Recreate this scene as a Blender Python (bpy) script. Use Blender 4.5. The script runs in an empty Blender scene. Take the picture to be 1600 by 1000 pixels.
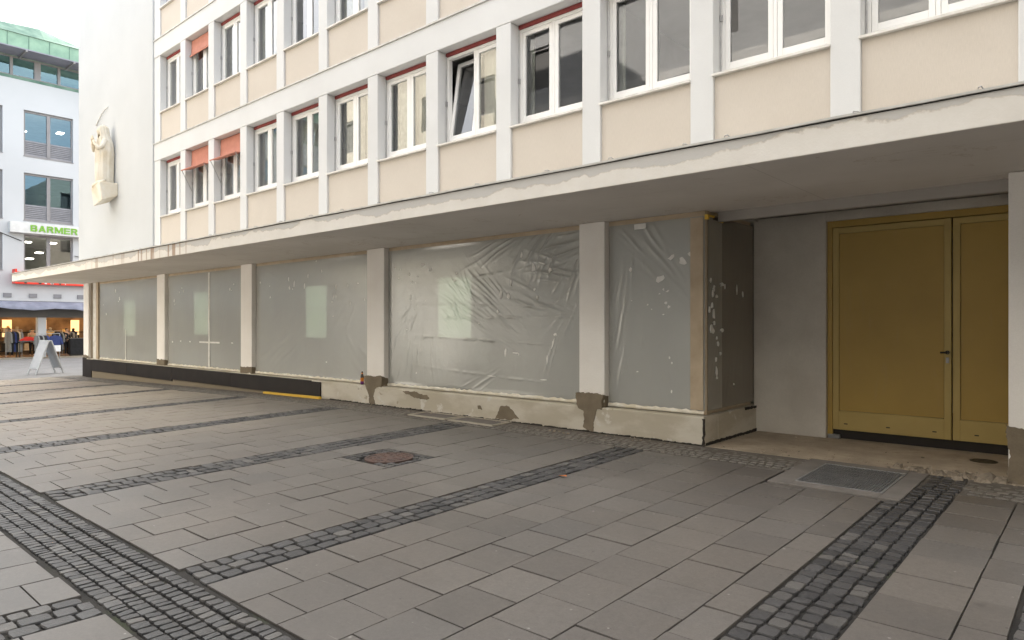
import bpy, math, random
import numpy as np
from mathutils import Vector, Matrix
R = math.radians
S = bpy.context.scene
COL = S.collection
random.seed(7)

# ------------------------------------------------------------------ camera
cam = bpy.data.cameras.new('camera')
cam.lens = 24.0; cam.sensor_width = 36.0; cam.shift_y = 0.005
cam.clip_start = 0.05; cam.clip_end = 1500
co = bpy.data.objects.new('camera', cam); COL.objects.link(co)
co.location = (0, 0, 1.5); co.rotation_euler = (R(90), 0, R(41.41))
S.camera = co
S.view_settings.view_transform = 'Standard'; S.view_settings.look = 'None'
S.view_settings.gamma = 1; S.view_settings.use_curve_mapping = False
S.view_settings.exposure = 2.76
S.cycles.max_bounces = 8; S.cycles.diffuse_bounces = 5; S.cycles.transparent_max_bounces = 12
S.cycles.sample_clamp_indirect = 6

# ------------------------------------------------------------------ sky + sun
SUN_EL, SUN_AZ = 21.0, -27.0          # sun low behind the office building, left of +Y
W = bpy.data.worlds.new('World'); S.world = W; W.use_nodes = True
nt = W.node_tree; nt.nodes.clear()
def wn(t, **k):
    n = nt.nodes.new(t)
    for a, b in k.items(): setattr(n, a, b)
    return n
sky = wn('ShaderNodeTexSky', sky_type='NISHITA', sun_disc=False, sun_elevation=R(SUN_EL), sun_rotation=R(SUN_AZ))
sky.dust_density = 1.2; sky.air_density = 1.0
tc = wn('ShaderNodeTexCoord')
dirn = wn('ShaderNodeVectorMath', operation='DOT_PRODUCT')
sd = Vector((math.sin(R(SUN_AZ))*math.cos(R(SUN_EL)), math.cos(R(SUN_AZ))*math.cos(R(SUN_EL)), math.sin(R(SUN_EL))))
nt.links.new(tc.outputs['Generated'], dirn.inputs[0]); dirn.inputs[1].default_value = sd
nz = wn('ShaderNodeTexNoise'); nz.inputs['Scale'].default_value = 2.6; nz.inputs['Detail'].default_value = 7
nt.links.new(tc.outputs['Generated'], nz.inputs['Vector'])
ad = wn('ShaderNodeMath', operation='MULTIPLY_ADD'); nt.links.new(dirn.outputs['Value'], ad.inputs[0]); ad.inputs[1].default_value = .42
nt.links.new(nz.outputs['Fac'], ad.inputs[2])
mr = wn('ShaderNodeMapRange'); nt.links.new(ad.outputs[0], mr.inputs['Value'])
mr.inputs['From Min'].default_value = .22; mr.inputs['From Max'].default_value = .62
mx = wn('ShaderNodeMix', data_type='RGBA')
nt.links.new(mr.outputs['Result'], mx.inputs['Factor']); nt.links.new(sky.outputs[0], mx.inputs['A'])
mx.inputs['B'].default_value = (6.0, 5.9, 5.75, 1)
bg = wn('ShaderNodeBackground'); bg.inputs['Strength'].default_value = 0.1
nt.links.new(mx.outputs['Result'], bg.inputs['Color'])
out = wn('ShaderNodeOutputWorld'); nt.links.new(bg.outputs[0], out.inputs[0])
sl = bpy.data.lights.new('sun', 'SUN'); sl.energy = 3.4; sl.angle = R(0.6); sl.color = (1, .93, .82)
so = bpy.data.objects.new('sun', sl); COL.objects.link(so)
so.rotation_euler = (-sd).to_track_quat('-Z', 'Y').to_euler(); so.location = sd*60

# ------------------------------------------------------------------ ground shape
def g(X, Y):
    z = -.019*max(0, min(-12-X, 24))
    if Y >= 1.9: z += -.02*(8-min(Y, 8))
    elif Y >= 1.4: z += -.122-.014*math.sin((Y-1.4)/.5*math.pi)
    else: z += -.122+.012*min(1.4-Y, 8)
    return z

# ------------------------------------------------------------------ materials
class NT:
    def __init__(s, name):
        s.m = bpy.data.materials.new(name); s.m.use_nodes = True
        s.t = s.m.node_tree; s.b = s.t.nodes['Principled BSDF']; s.out = s.t.nodes['Material Output']
        s.geo = None
    def n(s, t, **k):
        x = s.t.nodes.new(t)
        for a, b in k.items(): setattr(x, a, b)
        return x
    def l(s, a, b): s.t.links.new(a, b)
    def put(s, x, inp):
        if hasattr(x, 'is_linked') or hasattr(x, 'links'): s.l(x, inp)
        else: inp.default_value = x
    def pos(s):
        if not s.geo: s.geo = s.n('ShaderNodeNewGeometry')
        return s.geo.outputs['Position']
    def scaled(s, v, k):
        m = s.n('ShaderNodeVectorMath', operation='MULTIPLY'); s.l(v, m.inputs[0]); m.inputs[1].default_value = k; return m.outputs[0]
    def noise(s, scale, detail=4, rough=.55, vec=None, dist=0):
        x = s.n('ShaderNodeTexNoise'); x.inputs['Scale'].default_value = scale; x.inputs['Detail'].default_value = detail
        x.inputs['Roughness'].default_value = rough; x.inputs['Distortion'].default_value = dist
        s.l(vec or s.pos(), x.inputs['Vector']); return x.outputs['Fac']
    def ramp(s, v, a, b, lo=0., hi=1., smooth=False):
        x = s.n('ShaderNodeMapRange'); x.interpolation_type = 'SMOOTHSTEP' if smooth else 'LINEAR'
        s.put(v, x.inputs['Value']); s.put(a, x.inputs['From Min']); s.put(b, x.inputs['From Max'])
        x.inputs['To Min'].default_value = lo; x.inputs['To Max'].default_value = hi; return x.outputs['Result']
    def math(s, op, a, b=0., c=0.):
        x = s.n('ShaderNodeMath', operation=op); s.put(a, x.inputs[0]); s.put(b, x.inputs[1]); s.put(c, x.inputs[2]); return x.outputs[0]
    def mix(s, f, a, b, mode='MIX'):
        x = s.n('ShaderNodeMix', data_type='RGBA', blend_type=mode); s.put(f, x.inputs['Factor'])
        for q, i in ((a, 'A'), (b, 'B')):
            if isinstance(q, tuple): x.inputs[i].default_value = (*q, 1) if len(q) == 3 else q
            else: s.l(q, x.inputs[i])
        return x.outputs['Result']
    def color(s, c):
        if isinstance(c, tuple): s.b.inputs['Base Color'].default_value = (*c[:3], 1)
        else: s.l(c, s.b.inputs['Base Color'])
    def bump(s, h, strength=.3, dist=.01):
        x = s.n('ShaderNodeBump'); x.inputs['Strength'].default_value = strength; x.inputs['Distance'].default_value = dist
        s.l(h, x.inputs['Height']); s.l(x.outputs[0], s.b.inputs['Normal'])
    def sep(s):
        x = s.n('ShaderNodeSeparateXYZ'); s.l(s.pos(), x.inputs[0]); return x.outputs
    def island(s):
        s.pos(); return s.geo.outputs['Random Per Island']

def pm(name, c1, c2=None, scale=3., rough=.7, bump=0., bscale=60., metal=0., spec=.4, isl=0., fine=.0):
    q = NT(name); c2 = c2 or tuple(x*.86 for x in c1)
    c = q.mix(q.ramp(q.noise(scale, 5), .35, .65), c1, c2)
    if isl:
        v = q.ramp(q.island(), 0, 1, 1-isl, 1+isl)
        x = q.n('ShaderNodeHueSaturation'); q.l(c, x.inputs['Color']); q.l(v, x.inputs['Value']); c = x.outputs[0]
    if fine:
        v = q.ramp(q.noise(bscale*1.7, 3, .7), .3, .7, 1-fine, 1+fine)
        x = q.n('ShaderNodeHueSaturation'); q.l(c, x.inputs['Color']); q.l(v, x.inputs['Value']); c = x.outputs[0]
    q.color(c); q.b.inputs['Roughness'].default_value = rough; q.b.inputs['Metallic'].default_value = metal
    q.b.inputs['Specular IOR Level'].default_value = spec
    if bump: q.bump(q.noise(bscale, 4, .65), bump, .006)
    return q.m

M = {}
M['plaster'] = pm('white_plaster', (.63, .63, .625), (.59, .588, .58), .7, .85, .25, 55, fine=.02)
M['tower'] = pm('tower_plaster', (.515, .525, .53), (.485, .495, .498), .5, .9, .3, 45, fine=.03)
M['pillar'] = pm('pillar_plaster', (.86, .835, .795), (.81, .78, .735), 1.6, .9, .4, 38, fine=.03)
M['recess'] = pm('recess_plaster', (.68, .645, .58), (.55, .515, .455), 1.3, .92, .45, 22, fine=.04)
def soffit_mat():
    q = NT('soffit_paint'); X, Y, Z = q.sep()
    c = q.mix(q.ramp(q.noise(.8, 5), .35, .65), (.76, .725, .685), (.69, .655, .61))
    n1 = q.noise(1.1, 6, .65, dist=.8); d = q.math('ABSOLUTE', q.math('SUBTRACT', n1, .60))
    c = q.mix(q.math('MULTIPLY', q.math('SUBTRACT', 1., q.ramp(d, 0., .012)), .40), c, (.40, .32, .23))
    c = q.mix(q.math('MULTIPLY', q.ramp(q.noise(1, 5, .6, vec=q.scaled(q.pos(), (.5, 5, 1))), .58, .72), .25), c, (.50, .455, .40))
    jx = q.math('ABSOLUTE', q.math('SUBTRACT', q.math('FRACT', q.math('MULTIPLY', X, .199)), .5))
    c = q.mix(q.math('MULTIPLY', q.ramp(jx, .0012, .0006), .35), c, (.30, .27, .24))
    q.color(c); q.b.inputs['Roughness'].default_value = .85; q.bump(q.noise(30, 4, .65), .18, .006); return q.m
M['soffit'] = soffit_mat()
M['beam'] = pm('beam_paint', (.40, .375, .345), (.36, .335, .305), 1., .9, .3, 25)
M['white_frame'] = pm('white_window_paint', (.80, .79, .77), (.78, .77, .75), 4, .35)
M['sill'] = pm('sill_paint', (.72, .70, .66), (.60, .57, .52), 6, .6)
M['flashing'] = pm('flashing_metal', (.56, .55, .52), (.42, .41, .38), 5, .5, .2, 12, .2)
M['dark_gap'] = pm('dark_joint', (.035, .03, .026), None, 8, .9)
M['room'] = pm('room_paint', (.33, .32, .29), (.28, .27, .24), 1.5, .9)
M['room_floor'] = pm('room_floor', (.16, .15, .14), None, 3, .8)
M['ceiling'] = pm('room_ceiling', (.6, .59, .56), None, 2, .9)
M['curtain'] = pm('pale_curtain', (.74, .73, .66), (.62, .61, .55), 9, .9)
M['reflection_sheet'] = pm('cream_reflection', (.78, .74, .65), (.74, .70, .61), 4, .85)
M['red_awning'] = pm('dark_red_cloth', (.30, .07, .06), (.24, .05, .05), 8, .85)
M['salmon'] = pm('salmon_cloth', (.52, .225, .165), (.46, .195, .14), 6, .85)
M['metal'] = pm('grey_metal', (.42, .42, .42), (.34, .34, .34), 10, .4, 0, 60, .6)
M['dark_metal'] = pm('dark_metal', (.05, .047, .043), None, 10, .4, 0, 60, .6)
M['brown_mortar'] = pm('brown_mortar', (.215, .175, .125), (.165, .135, .095), 5, .95, .7, 45, fine=.08)
M['tan'] = pm('tan_board', (.50, .41, .30), (.42, .335, .235), 4, .8, .2, 30)
M['black_stone'] = pm('black_polished_stone', (.013, .0098, .0088), (.022, .017, .0145), 2.2, .5, .1, 15, spec=.2, fine=.1)
M['concrete'] = pm('rough_concrete', (.30, .275, .235), (.22, .20, .165), 3, .95, .6, 30, fine=.05)
M['grey_wall'] = pm('grey_facade', (.36, .36, .36), (.32, .32, .32), .6, .9)
M['grey_ledge'] = pm('grey_ledge', (.58, .57, .55), None, .8, .9)
M['cream_wall'] = pm('cream_facade', (.50, .465, .39), (.46, .425, .355), .7, .9)
M['far_white'] = pm('far_white_render', (.46, .47, .485), (.43, .44, .455), .3, .85)
M['far_frame'] = pm('grey_aluminium', (.225, .215, .22), None, 2, .5)
M['louver'] = pm('grey_louver', (.20, .20, .215), (.17, .17, .185), 3, .6)
M['copper'] = pm('verdigris_copper', (.24, .37, .27), (.17, .28, .21), 1.6, .7, .3, 3)
M['copper_dark'] = pm('dark_verdigris_copper', (.075, .15, .115), (.16, .25, .195), 1.6, .7, .3, 3)
M['brise'] = pm('grey_sunshade', (.24, .24, .29), None, 2, .6)
M['awn_grey'] = pm('blue_grey_canvas', (.22, .23, .29), (.15, .16, .21), 1.5, .9)
M['dark_band'] = pm('dark_shop_band', (.085, .082, .08), (.12, .115, .11), .6, .7)
M['red_sign'] = pm('red_sign_paint', (.72, .045, .025), None, 3, .45)
M['white_sign'] = pm('white_sign', (.58, .58, .575), None, 3, .5)
M['green_text'] = pm('green_letters', (.16, .36, .035), (.15, .34, .03), 3, .5)
M['shop_warm'] = pm('warm_shop_wall', (.30, .18, .09), (.11, .06, .03), .9, .8)
M['shop_floor'] = pm('shop_floor', (.20, .13, .085), None, 2, .6)
M['black_cloth'] = pm('black_cloth', (.012, .012, .013), (.02, .02, .022), 9, .9)
M['navy_cloth'] = pm('navy_cloth', (.03, .045, .14), (.025, .035, .11), 9, .9)
M['white_cloth'] = pm('white_cloth', (.7, .7, .7), None, 9, .9)
M['grey_cloth'] = pm('grey_cloth', (.22, .22, .21), None, 9, .9)
M['beige_cloth'] = pm('beige_cloth', (.42, .34, .24), None, 9, .9)
M['red_cloth'] = pm('red_cloth', (.50, .025, .02), None, 9, .9)
M['skin'] = pm('skin', (.50, .31, .22), None, 9, .6)
M['hair'] = pm('dark_hair', (.03, .02, .015), None, 30, .7)
M['gold'] = pm('gold_cloth', (.72, .46, .16), (.5, .3, .09), 14, .6)
M['alu'] = pm('pale_aluminium', (.42, .43, .44), (.36, .37, .38), 5, .5, 0, 60, .2)
M['yellow'] = pm('yellow_paint', (.72, .46, .045), (.66, .42, .05), 8, .5)
M['ochre'] = None
M['iron'] = pm('rusty_cast_iron', (.115, .07, .055), (.075, .055, .05), 9, .7, .4, 30, .3)
M['steel'] = pm('galvanised_steel', (.30, .30, .30), (.22, .22, .22), 8, .5, 0, 60, .35)
M['frame_concrete'] = pm('pale_concrete', (.185, .165, .148), (.14, .127, .113), 4, .92, .4, 35, fine=.05)
M['stone_relief'] = pm('weathered_limestone', (.70, .66, .58), (.60, .52, .39), 2.2, .85, .4, 14)
M['scrap'] = pm('white_tape', (.78, .77, .74), (.66, .65, .62), 9, .7)
M['bottle_dark'] = pm('dark_bottle_glass', (.03, .017, .008), None, 9, .15, spec=.6)
M['bottle_orange'] = pm('orange_label', (.75, .25, .02), None, 9, .5)
M['bottle_purple'] = pm('purple_label', (.16, .02, .17), None, 9, .5)
M['rubble'] = pm('broken_rubble', (.33, .28, .22), (.20, .165, .125), 14, .95, .5, 40, isl=.3)

def spandrel_mat():
    q = NT('beige_ribbed_panel'); X, Y, Z = q.sep()
    st = q.noise(1, 2, vec=q.scaled(q.pos(), (150, 1, 14)))
    gr = q.noise(160, 3, .7)
    c = q.mix(q.ramp(q.noise(1.1, 4), .3, .7), (.56, .505, .44), (.53, .475, .41))
    v = q.ramp(q.math('ADD', st, gr), .7, 1.3, .94, 1.05)
    h = q.n('ShaderNodeHueSaturation'); q.l(c, h.inputs['Color']); q.l(v, h.inputs['Value']); q.color(h.outputs[0])
    q.b.inputs['Roughness'].default_value = .9
    q.bump(q.math('ADD', st, gr), .2, .003); return q.m
M['spandrel'] = spandrel_mat()

def fascia_mat():
    q = NT('stained_canopy_render'); X, Y, Z = q.sep()
    n1 = q.noise(1, 6, .62, vec=q.scaled(q.pos(), (1.1, .3, 1.4)))
    edge = q.math('MULTIPLY_ADD', n1, .50, 2.86)               # wandering tide line
    d = q.math('SUBTRACT', Z, edge)
    wet = q.ramp(d, -.004, .006)
    line = q.math('SUBTRACT', 1., q.ramp(q.math('ABSOLUTE', d), .0, .014))
    base = q.mix(q.ramp(q.noise(2.2, 6, .7), .35, .7), (.72, .69, .64), (.65, .615, .56))
    c = q.mix(wet, base, (.52, .505, .48))
    c = q.mix(q.math('MULTIPLY', line, .35), c, (.36, .29, .20))
    # rusty runs near the left end
    st = q.noise(1, 3, .5, vec=q.scaled(q.pos(), (7.5, .1, .25)))
    rng = q.math('MULTIPLY', q.ramp(X, -20.5, -19), q.ramp(X, -13.2, -14.6))
    run = q.math('MULTIPLY', q.ramp(st, .54, .60), rng)
    c = q.mix(q.math('MULTIPLY', run, .75), c, (.27, .16, .09))
    q.color(c); q.b.inputs['Roughness'].default_value = .9
    q.bump(q.math('ADD', q.noise(28, 5, .7), q.math('MULTIPLY', wet, -.6)), .35, .008); return q.m
M['fascia'] = fascia_mat()

def plinth_mat():
    q = NT('patched_plinth_render'); X, Y, Z = q.sep()
    a = q.noise(1, 5, .6, vec=q.scaled(q.pos(), (1.0, 1, 2.4)))
    c = q.mix(q.ramp(a, .42, .60, smooth=True), (.57, .53, .45), (.46, .415, .33))
    b = q.noise(3.1, 6, .7, dist=.6)
    c = q.mix(q.ramp(b, .60, .64), c, (.60, .575, .52))
    c = q.mix(q.math('MULTIPLY', q.ramp(q.noise(5.5, 5, .7), .66, .70), .7), c, (.28, .235, .165))
    mud = q.math('MULTIPLY', q.ramp(X, -12.2, -12.4), q.ramp(q.math('MULTIPLY_ADD', b, .06, Z), .05, .03))
    c = q.mix(mud, c, (.20, .165, .115))
    q.color(c); q.b.inputs['Roughness'].default_value = .92
    q.bump(q.noise(24, 6, .7), .6, .01); return q.m
M['plinth'] = plinth_mat()

def ochre_mat():
    q = NT('ochre_metal_paint')
    c = q.mix(q.ramp(q.noise(1.6, 5), .3, .7), (.44, .295, .068), (.395, .262, .06))
    c = q.mix(q.math('MULTIPLY', q.ramp(q.noise(1, 5, .7, vec=q.scaled(q.pos(), (9, 9, 1.6))), .58, .8), .35), c, (.40, .29, .12))
    q.color(c); q.b.inputs['Roughness'].default_value = .5; q.bump(q.noise(120, 2), .08, .003); return q.m
M['ochre'] = ochre_mat()
M['ochre_trim'] = pm('ochre_trim_paint', (.49, .365, .13), (.45, .335, .115), 2, .5)

def slab_mat():
    q = NT('concrete_paving_slab'); r = q.island()
    x = q.n('ShaderNodeTexWhiteNoise', noise_dimensions='1D'); q.l(q.math('MULTIPLY', r, 91.7), x.inputs['W'])
    c = q.mix(r, (.094, .086, .080), (.126, .115, .106))
    c = q.mix(q.ramp(x.outputs['Value'], .72, .95, 0, .22), c, (.098, .098, .099))
    c = q.mix(q.ramp(q.noise(.55, 5, .6), .40, .66, 0, .5), c, (.135, .116, .10))
    c = q.mix(q.ramp(q.noise(1, 6, .7, vec=q.scaled(q.pos(), (2.2, .9, 1))), .55, .75, 0, .35), c, (.062, .057, .053))
    X, Y, Z = q.sep()
    beige_left = q.math('MULTIPLY', q.ramp(q.math('MULTIPLY_ADD', q.noise(.35, 4), 5., X), -5., -15.), .85)  # slabs turn paler and warmer beige towards the far left
    c = q.mix(beige_left, c, (.32, .27, .21))
    gr = q.math('MULTIPLY', q.math('ADD', q.noise(210, 2, .8), q.math('ADD', q.noise(75, 3, .8), q.noise(26, 4, .75))), .3333)
    v = q.ramp(gr, .38, .62, .76, 1.24)
    h = q.n('ShaderNodeHueSaturation'); q.l(c, h.inputs['Color']); q.l(v, h.inputs['Value']); c = h.outputs[0]
    # dried gum and pale scratches
    vo = q.n('ShaderNodeTexVoronoi'); vo.inputs['Scale'].default_value = 3.1; q.l(q.pos(), vo.inputs['Vector'])
    dot = q.ramp(q.math('ADD', vo.outputs['Distance'], q.math('MULTIPLY', q.noise(40, 2), .03)), .035, .060, 1, 0)
    big = q.noise(.22, 5, .6)
    c = q.mix(q.math('MULTIPLY', q.ramp(big, .5, .64), .45), c, (.060, .055, .051))
    ds = q.n('ShaderNodeTexVoronoi'); ds.inputs['Scale'].default_value = 9.5; q.l(q.pos(), ds.inputs['Vector'])
    sepc = q.n('ShaderNodeSeparateColor'); q.l(ds.outputs['Color'], sepc.inputs[0])
    tiny = q.math('MULTIPLY', q.ramp(ds.outputs['Distance'], .05, .09, 1, 0), q.ramp(sepc.outputs[0], .80, .82))
    c = q.mix(q.math('MULTIPLY', tiny, .6), c, (.36, .35, .33))
    tiny2 = q.math('MULTIPLY', q.ramp(ds.outputs['Distance'], .06, .10, 1, 0), q.ramp(sepc.outputs[0], .14, .12))
    c = q.mix(q.math('MULTIPLY', tiny2, .7), c, (.03, .028, .026))
    c = q.mix(q.math('MULTIPLY', dot, .6), c, (.34, .33, .31))
    v2 = q.n('ShaderNodeTexVoronoi'); v2.inputs['Scale'].default_value = 1.7; q.l(q.pos(), v2.inputs['Vector'])
    dk = q.ramp(q.math('ADD', v2.outputs['Distance'], q.math('MULTIPLY', q.noise(25, 3), .08)), .06, .11, 1, 0)
    c = q.mix(q.math('MULTIPLY', dk, .45), c, (.045, .042, .040))
    sc = q.noise(1, 4, .6, vec=q.scaled(q.pos(), (3.5, 26, 1)), dist=1.5)
    c = q.mix(q.math('MULTIPLY', q.ramp(sc, .66, .74), .40), c, (.26, .25, .235))
    q.color(c); q.b.inputs['Roughness'].default_value = .42; q.b.inputs['Specular IOR Level'].default_value = .6
    q.bump(q.math('ADD', gr, q.math('MULTIPLY', q.noise(9, 4), .9)), .22, .004); return q.m
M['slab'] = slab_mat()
def cobble_mat(name, c1, c2, c3):
    q = NT(name); r = q.island()
    x = q.n('ShaderNodeTexWhiteNoise', noise_dimensions='1D'); q.l(q.math('MULTIPLY', r, 57.3), x.inputs['W'])
    c = q.mix(r, c1, c2)
    c = q.mix(q.ramp(x.outputs['Value'], .75, 1., 0, .8), c, c3)
    v = q.ramp(q.noise(130, 3, .8), .3, .7, .8, 1.2)
    h = q.n('ShaderNodeHueSaturation'); q.l(c, h.inputs['Color']); q.l(v, h.inputs['Value']); q.color(h.outputs[0])
    q.b.inputs['Roughness'].default_value = .48
    q.bump(q.math('ADD', q.noise(70, 4, .7), q.noise(22, 3)), .5, .006); return q.m
M['cobble'] = cobble_mat('basalt_cobble', (.034, .0335, .035), (.062, .060, .061), (.105, .099, .093))
M['cobble_dusty'] = cobble_mat('dusty_cobble', (.12, .110, .098), (.165, .15, .132), (.20, .18, .155))
def ground_mat():
    q = NT('sandy_joint_ground'); X, Y, Z = q.sep()
    j = q.mix(q.ramp(q.noise(1.4, 5), .4, .62), (.011, .010, .009), (.024, .021, .018))
    j = q.mix(q.math('MULTIPLY', q.ramp(q.noise(2.3, 6, .7), .56, .66), .55), j, (.030, .040, .012))   # moss in the joints
    wall = q.math('MULTIPLY', q.ramp(q.math('ADD', Y, q.math('MULTIPLY', q.noise(3, 4), .3)), 7.25, 7.4), q.ramp(X, -30, -28))
    j = q.mix(wall, j, q.mix(q.ramp(q.noise(6, 6, .7), .35, .65), (.15, .133, .112), (.105, .092, .077)))
    br = q.n('ShaderNodeTexBrick'); br.inputs['Scale'].default_value = 1; br.inputs['Brick Width'].default_value = .8; br.inputs['Row Height'].default_value = .4
    br.inputs['Mortar Size'].default_value = .006; q.l(q.pos(), br.inputs['Vector'])
    br.inputs['Color1'].default_value = (.20, .195, .195, 1); br.inputs['Color2'].default_value = (.17, .166, .165, 1); br.inputs['Mortar'].default_value = (.08, .077, .074, 1)
    far = q.ramp(X, -27.9, -28.1)
    c = q.mix(far, j, br.outputs['Color'])
    q.color(c); q.b.inputs['Roughness'].default_value = .9
    q.bump(q.noise(60, 5, .7), .5, .01); return q.m
M['ground'] = ground_mat()
def recess_floor_mat():
    q = NT('sandy_screed')
    c = q.mix(q.ramp(q.noise(2.2, 6, .65), .35, .65), (.46, .385, .295), (.31, .255, .195))
    c = q.mix(q.math('MULTIPLY', q.ramp(q.noise(7, 6, .7), .58, .66), .5), c, (.19, .15, .11))
    q.color(c); q.b.inputs['Roughness'].default_value = .95; q.bump(q.noise(26, 6, .7), .7, .012); return q.m
M['screed'] = recess_floor_mat()

def glass_mat(name, tint=(.80, .84, .83), refl=(.96, .97, 1), gain=1.9):
    q = NT(name); q.t.nodes.remove(q.b)
    tr = q.n('ShaderNodeBsdfTransparent'); tr.inputs[0].default_value = (*tint, 1)
    gl = q.n('ShaderNodeBsdfGlossy'); gl.inputs['Roughness'].default_value = .008; gl.inputs['Color'].default_value = (*refl, 1)
    bp = q.n('ShaderNodeBump'); bp.inputs['Strength'].default_value = .02; bp.inputs['Distance'].default_value = .02
    q.l(q.noise(2.2, 1), bp.inputs['Height']); q.l(bp.outputs[0], gl.inputs['Normal'])
    fr = q.n('ShaderNodeFresnel'); fr.inputs['IOR'].default_value = 1.5
    f = q.math('MINIMUM', q.math('MULTIPLY', fr.outputs[0], gain), .95)
    m = q.n('ShaderNodeMixShader'); q.l(f, m.inputs[0]); q.l(tr.outputs[0], m.inputs[1]); q.l(gl.outputs[0], m.inputs[2])
    q.l(m.outputs[0], q.out.inputs['Surface']); return q.m
M['glass'] = glass_mat('window_glass', gain=2.5)
M['far_glass'] = glass_mat('blue_sky_glass', (.42, .50, .56), gain=4.0, refl=(.42, .66, .82))  # blue of the reflected sky put into the glass tint

def film_mat(name, trans, col, col2):
    q = NT(name)
    c = q.mix(q.ramp(q.noise(1, 4, vec=q.scaled(q.pos(), (1.2, 1.2, .5))), .3, .7), col, col2)
    q.color(c); q.b.inputs['Roughness'].default_value = .25; q.b.inputs['Specular IOR Level'].default_value = .9
    q.bump(q.noise(1, 4, .6, vec=q.scaled(q.pos(), (6, 6, 3)), dist=.8), .12, .03)
    tr = q.n('ShaderNodeBsdfTransparent'); tr.inputs[0].default_value = (.93, .97, .92, 1)
    m = q.n('ShaderNodeMixShader'); m.inputs[0].default_value = trans
    q.l(q.b.outputs[0], m.inputs[1]); q.l(tr.outputs[0], m.inputs[2]); q.l(m.outputs[0], q.out.inputs['Surface']); return q.m
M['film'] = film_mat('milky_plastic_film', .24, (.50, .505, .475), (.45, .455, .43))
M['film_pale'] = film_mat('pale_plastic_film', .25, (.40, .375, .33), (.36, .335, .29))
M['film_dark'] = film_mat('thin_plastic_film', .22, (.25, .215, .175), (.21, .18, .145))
def pane_mat():
    q = NT('frosted_daylight_pane'); q.t.nodes.remove(q.b)
    a = q.n('ShaderNodeBsdfTranslucent'); a.inputs[0].default_value = (.30, .36, .24, 1)
    d = q.n('ShaderNodeBsdfDiffuse'); d.inputs[0].default_value = (.35, .38, .30, 1)
    m = q.n('ShaderNodeMixShader'); m.inputs[0].default_value = .25
    q.l(a.outputs[0], m.inputs[1]); q.l(d.outputs[0], m.inputs[2]); q.l(m.outputs[0], q.out.inputs['Surface']); return q.m
M['frosted'] = pane_mat()
def emit(name, col, s):
    q = NT(name); q.b.inputs['Base Color'].default_value = (*col, 1); q.b.inputs['Emission Color'].default_value = (*col, 1); q.b.inputs['Emission Strength'].default_value = s; return q.m
M['lamp'] = emit('lit_shop_lamp', (1, .66, .32), 9.)
M['glow_panel'] = emit('pale_green_glow', (.80, .90, .70), .085)  # added emission that lets the pale rectangles show through the film
M['wall_glow'] = emit('warm_wall_glow', (1, .62, .28), .22)
M['lamp_white'] = emit('lit_office_lamp', (1, .93, .80), 2.5)

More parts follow.
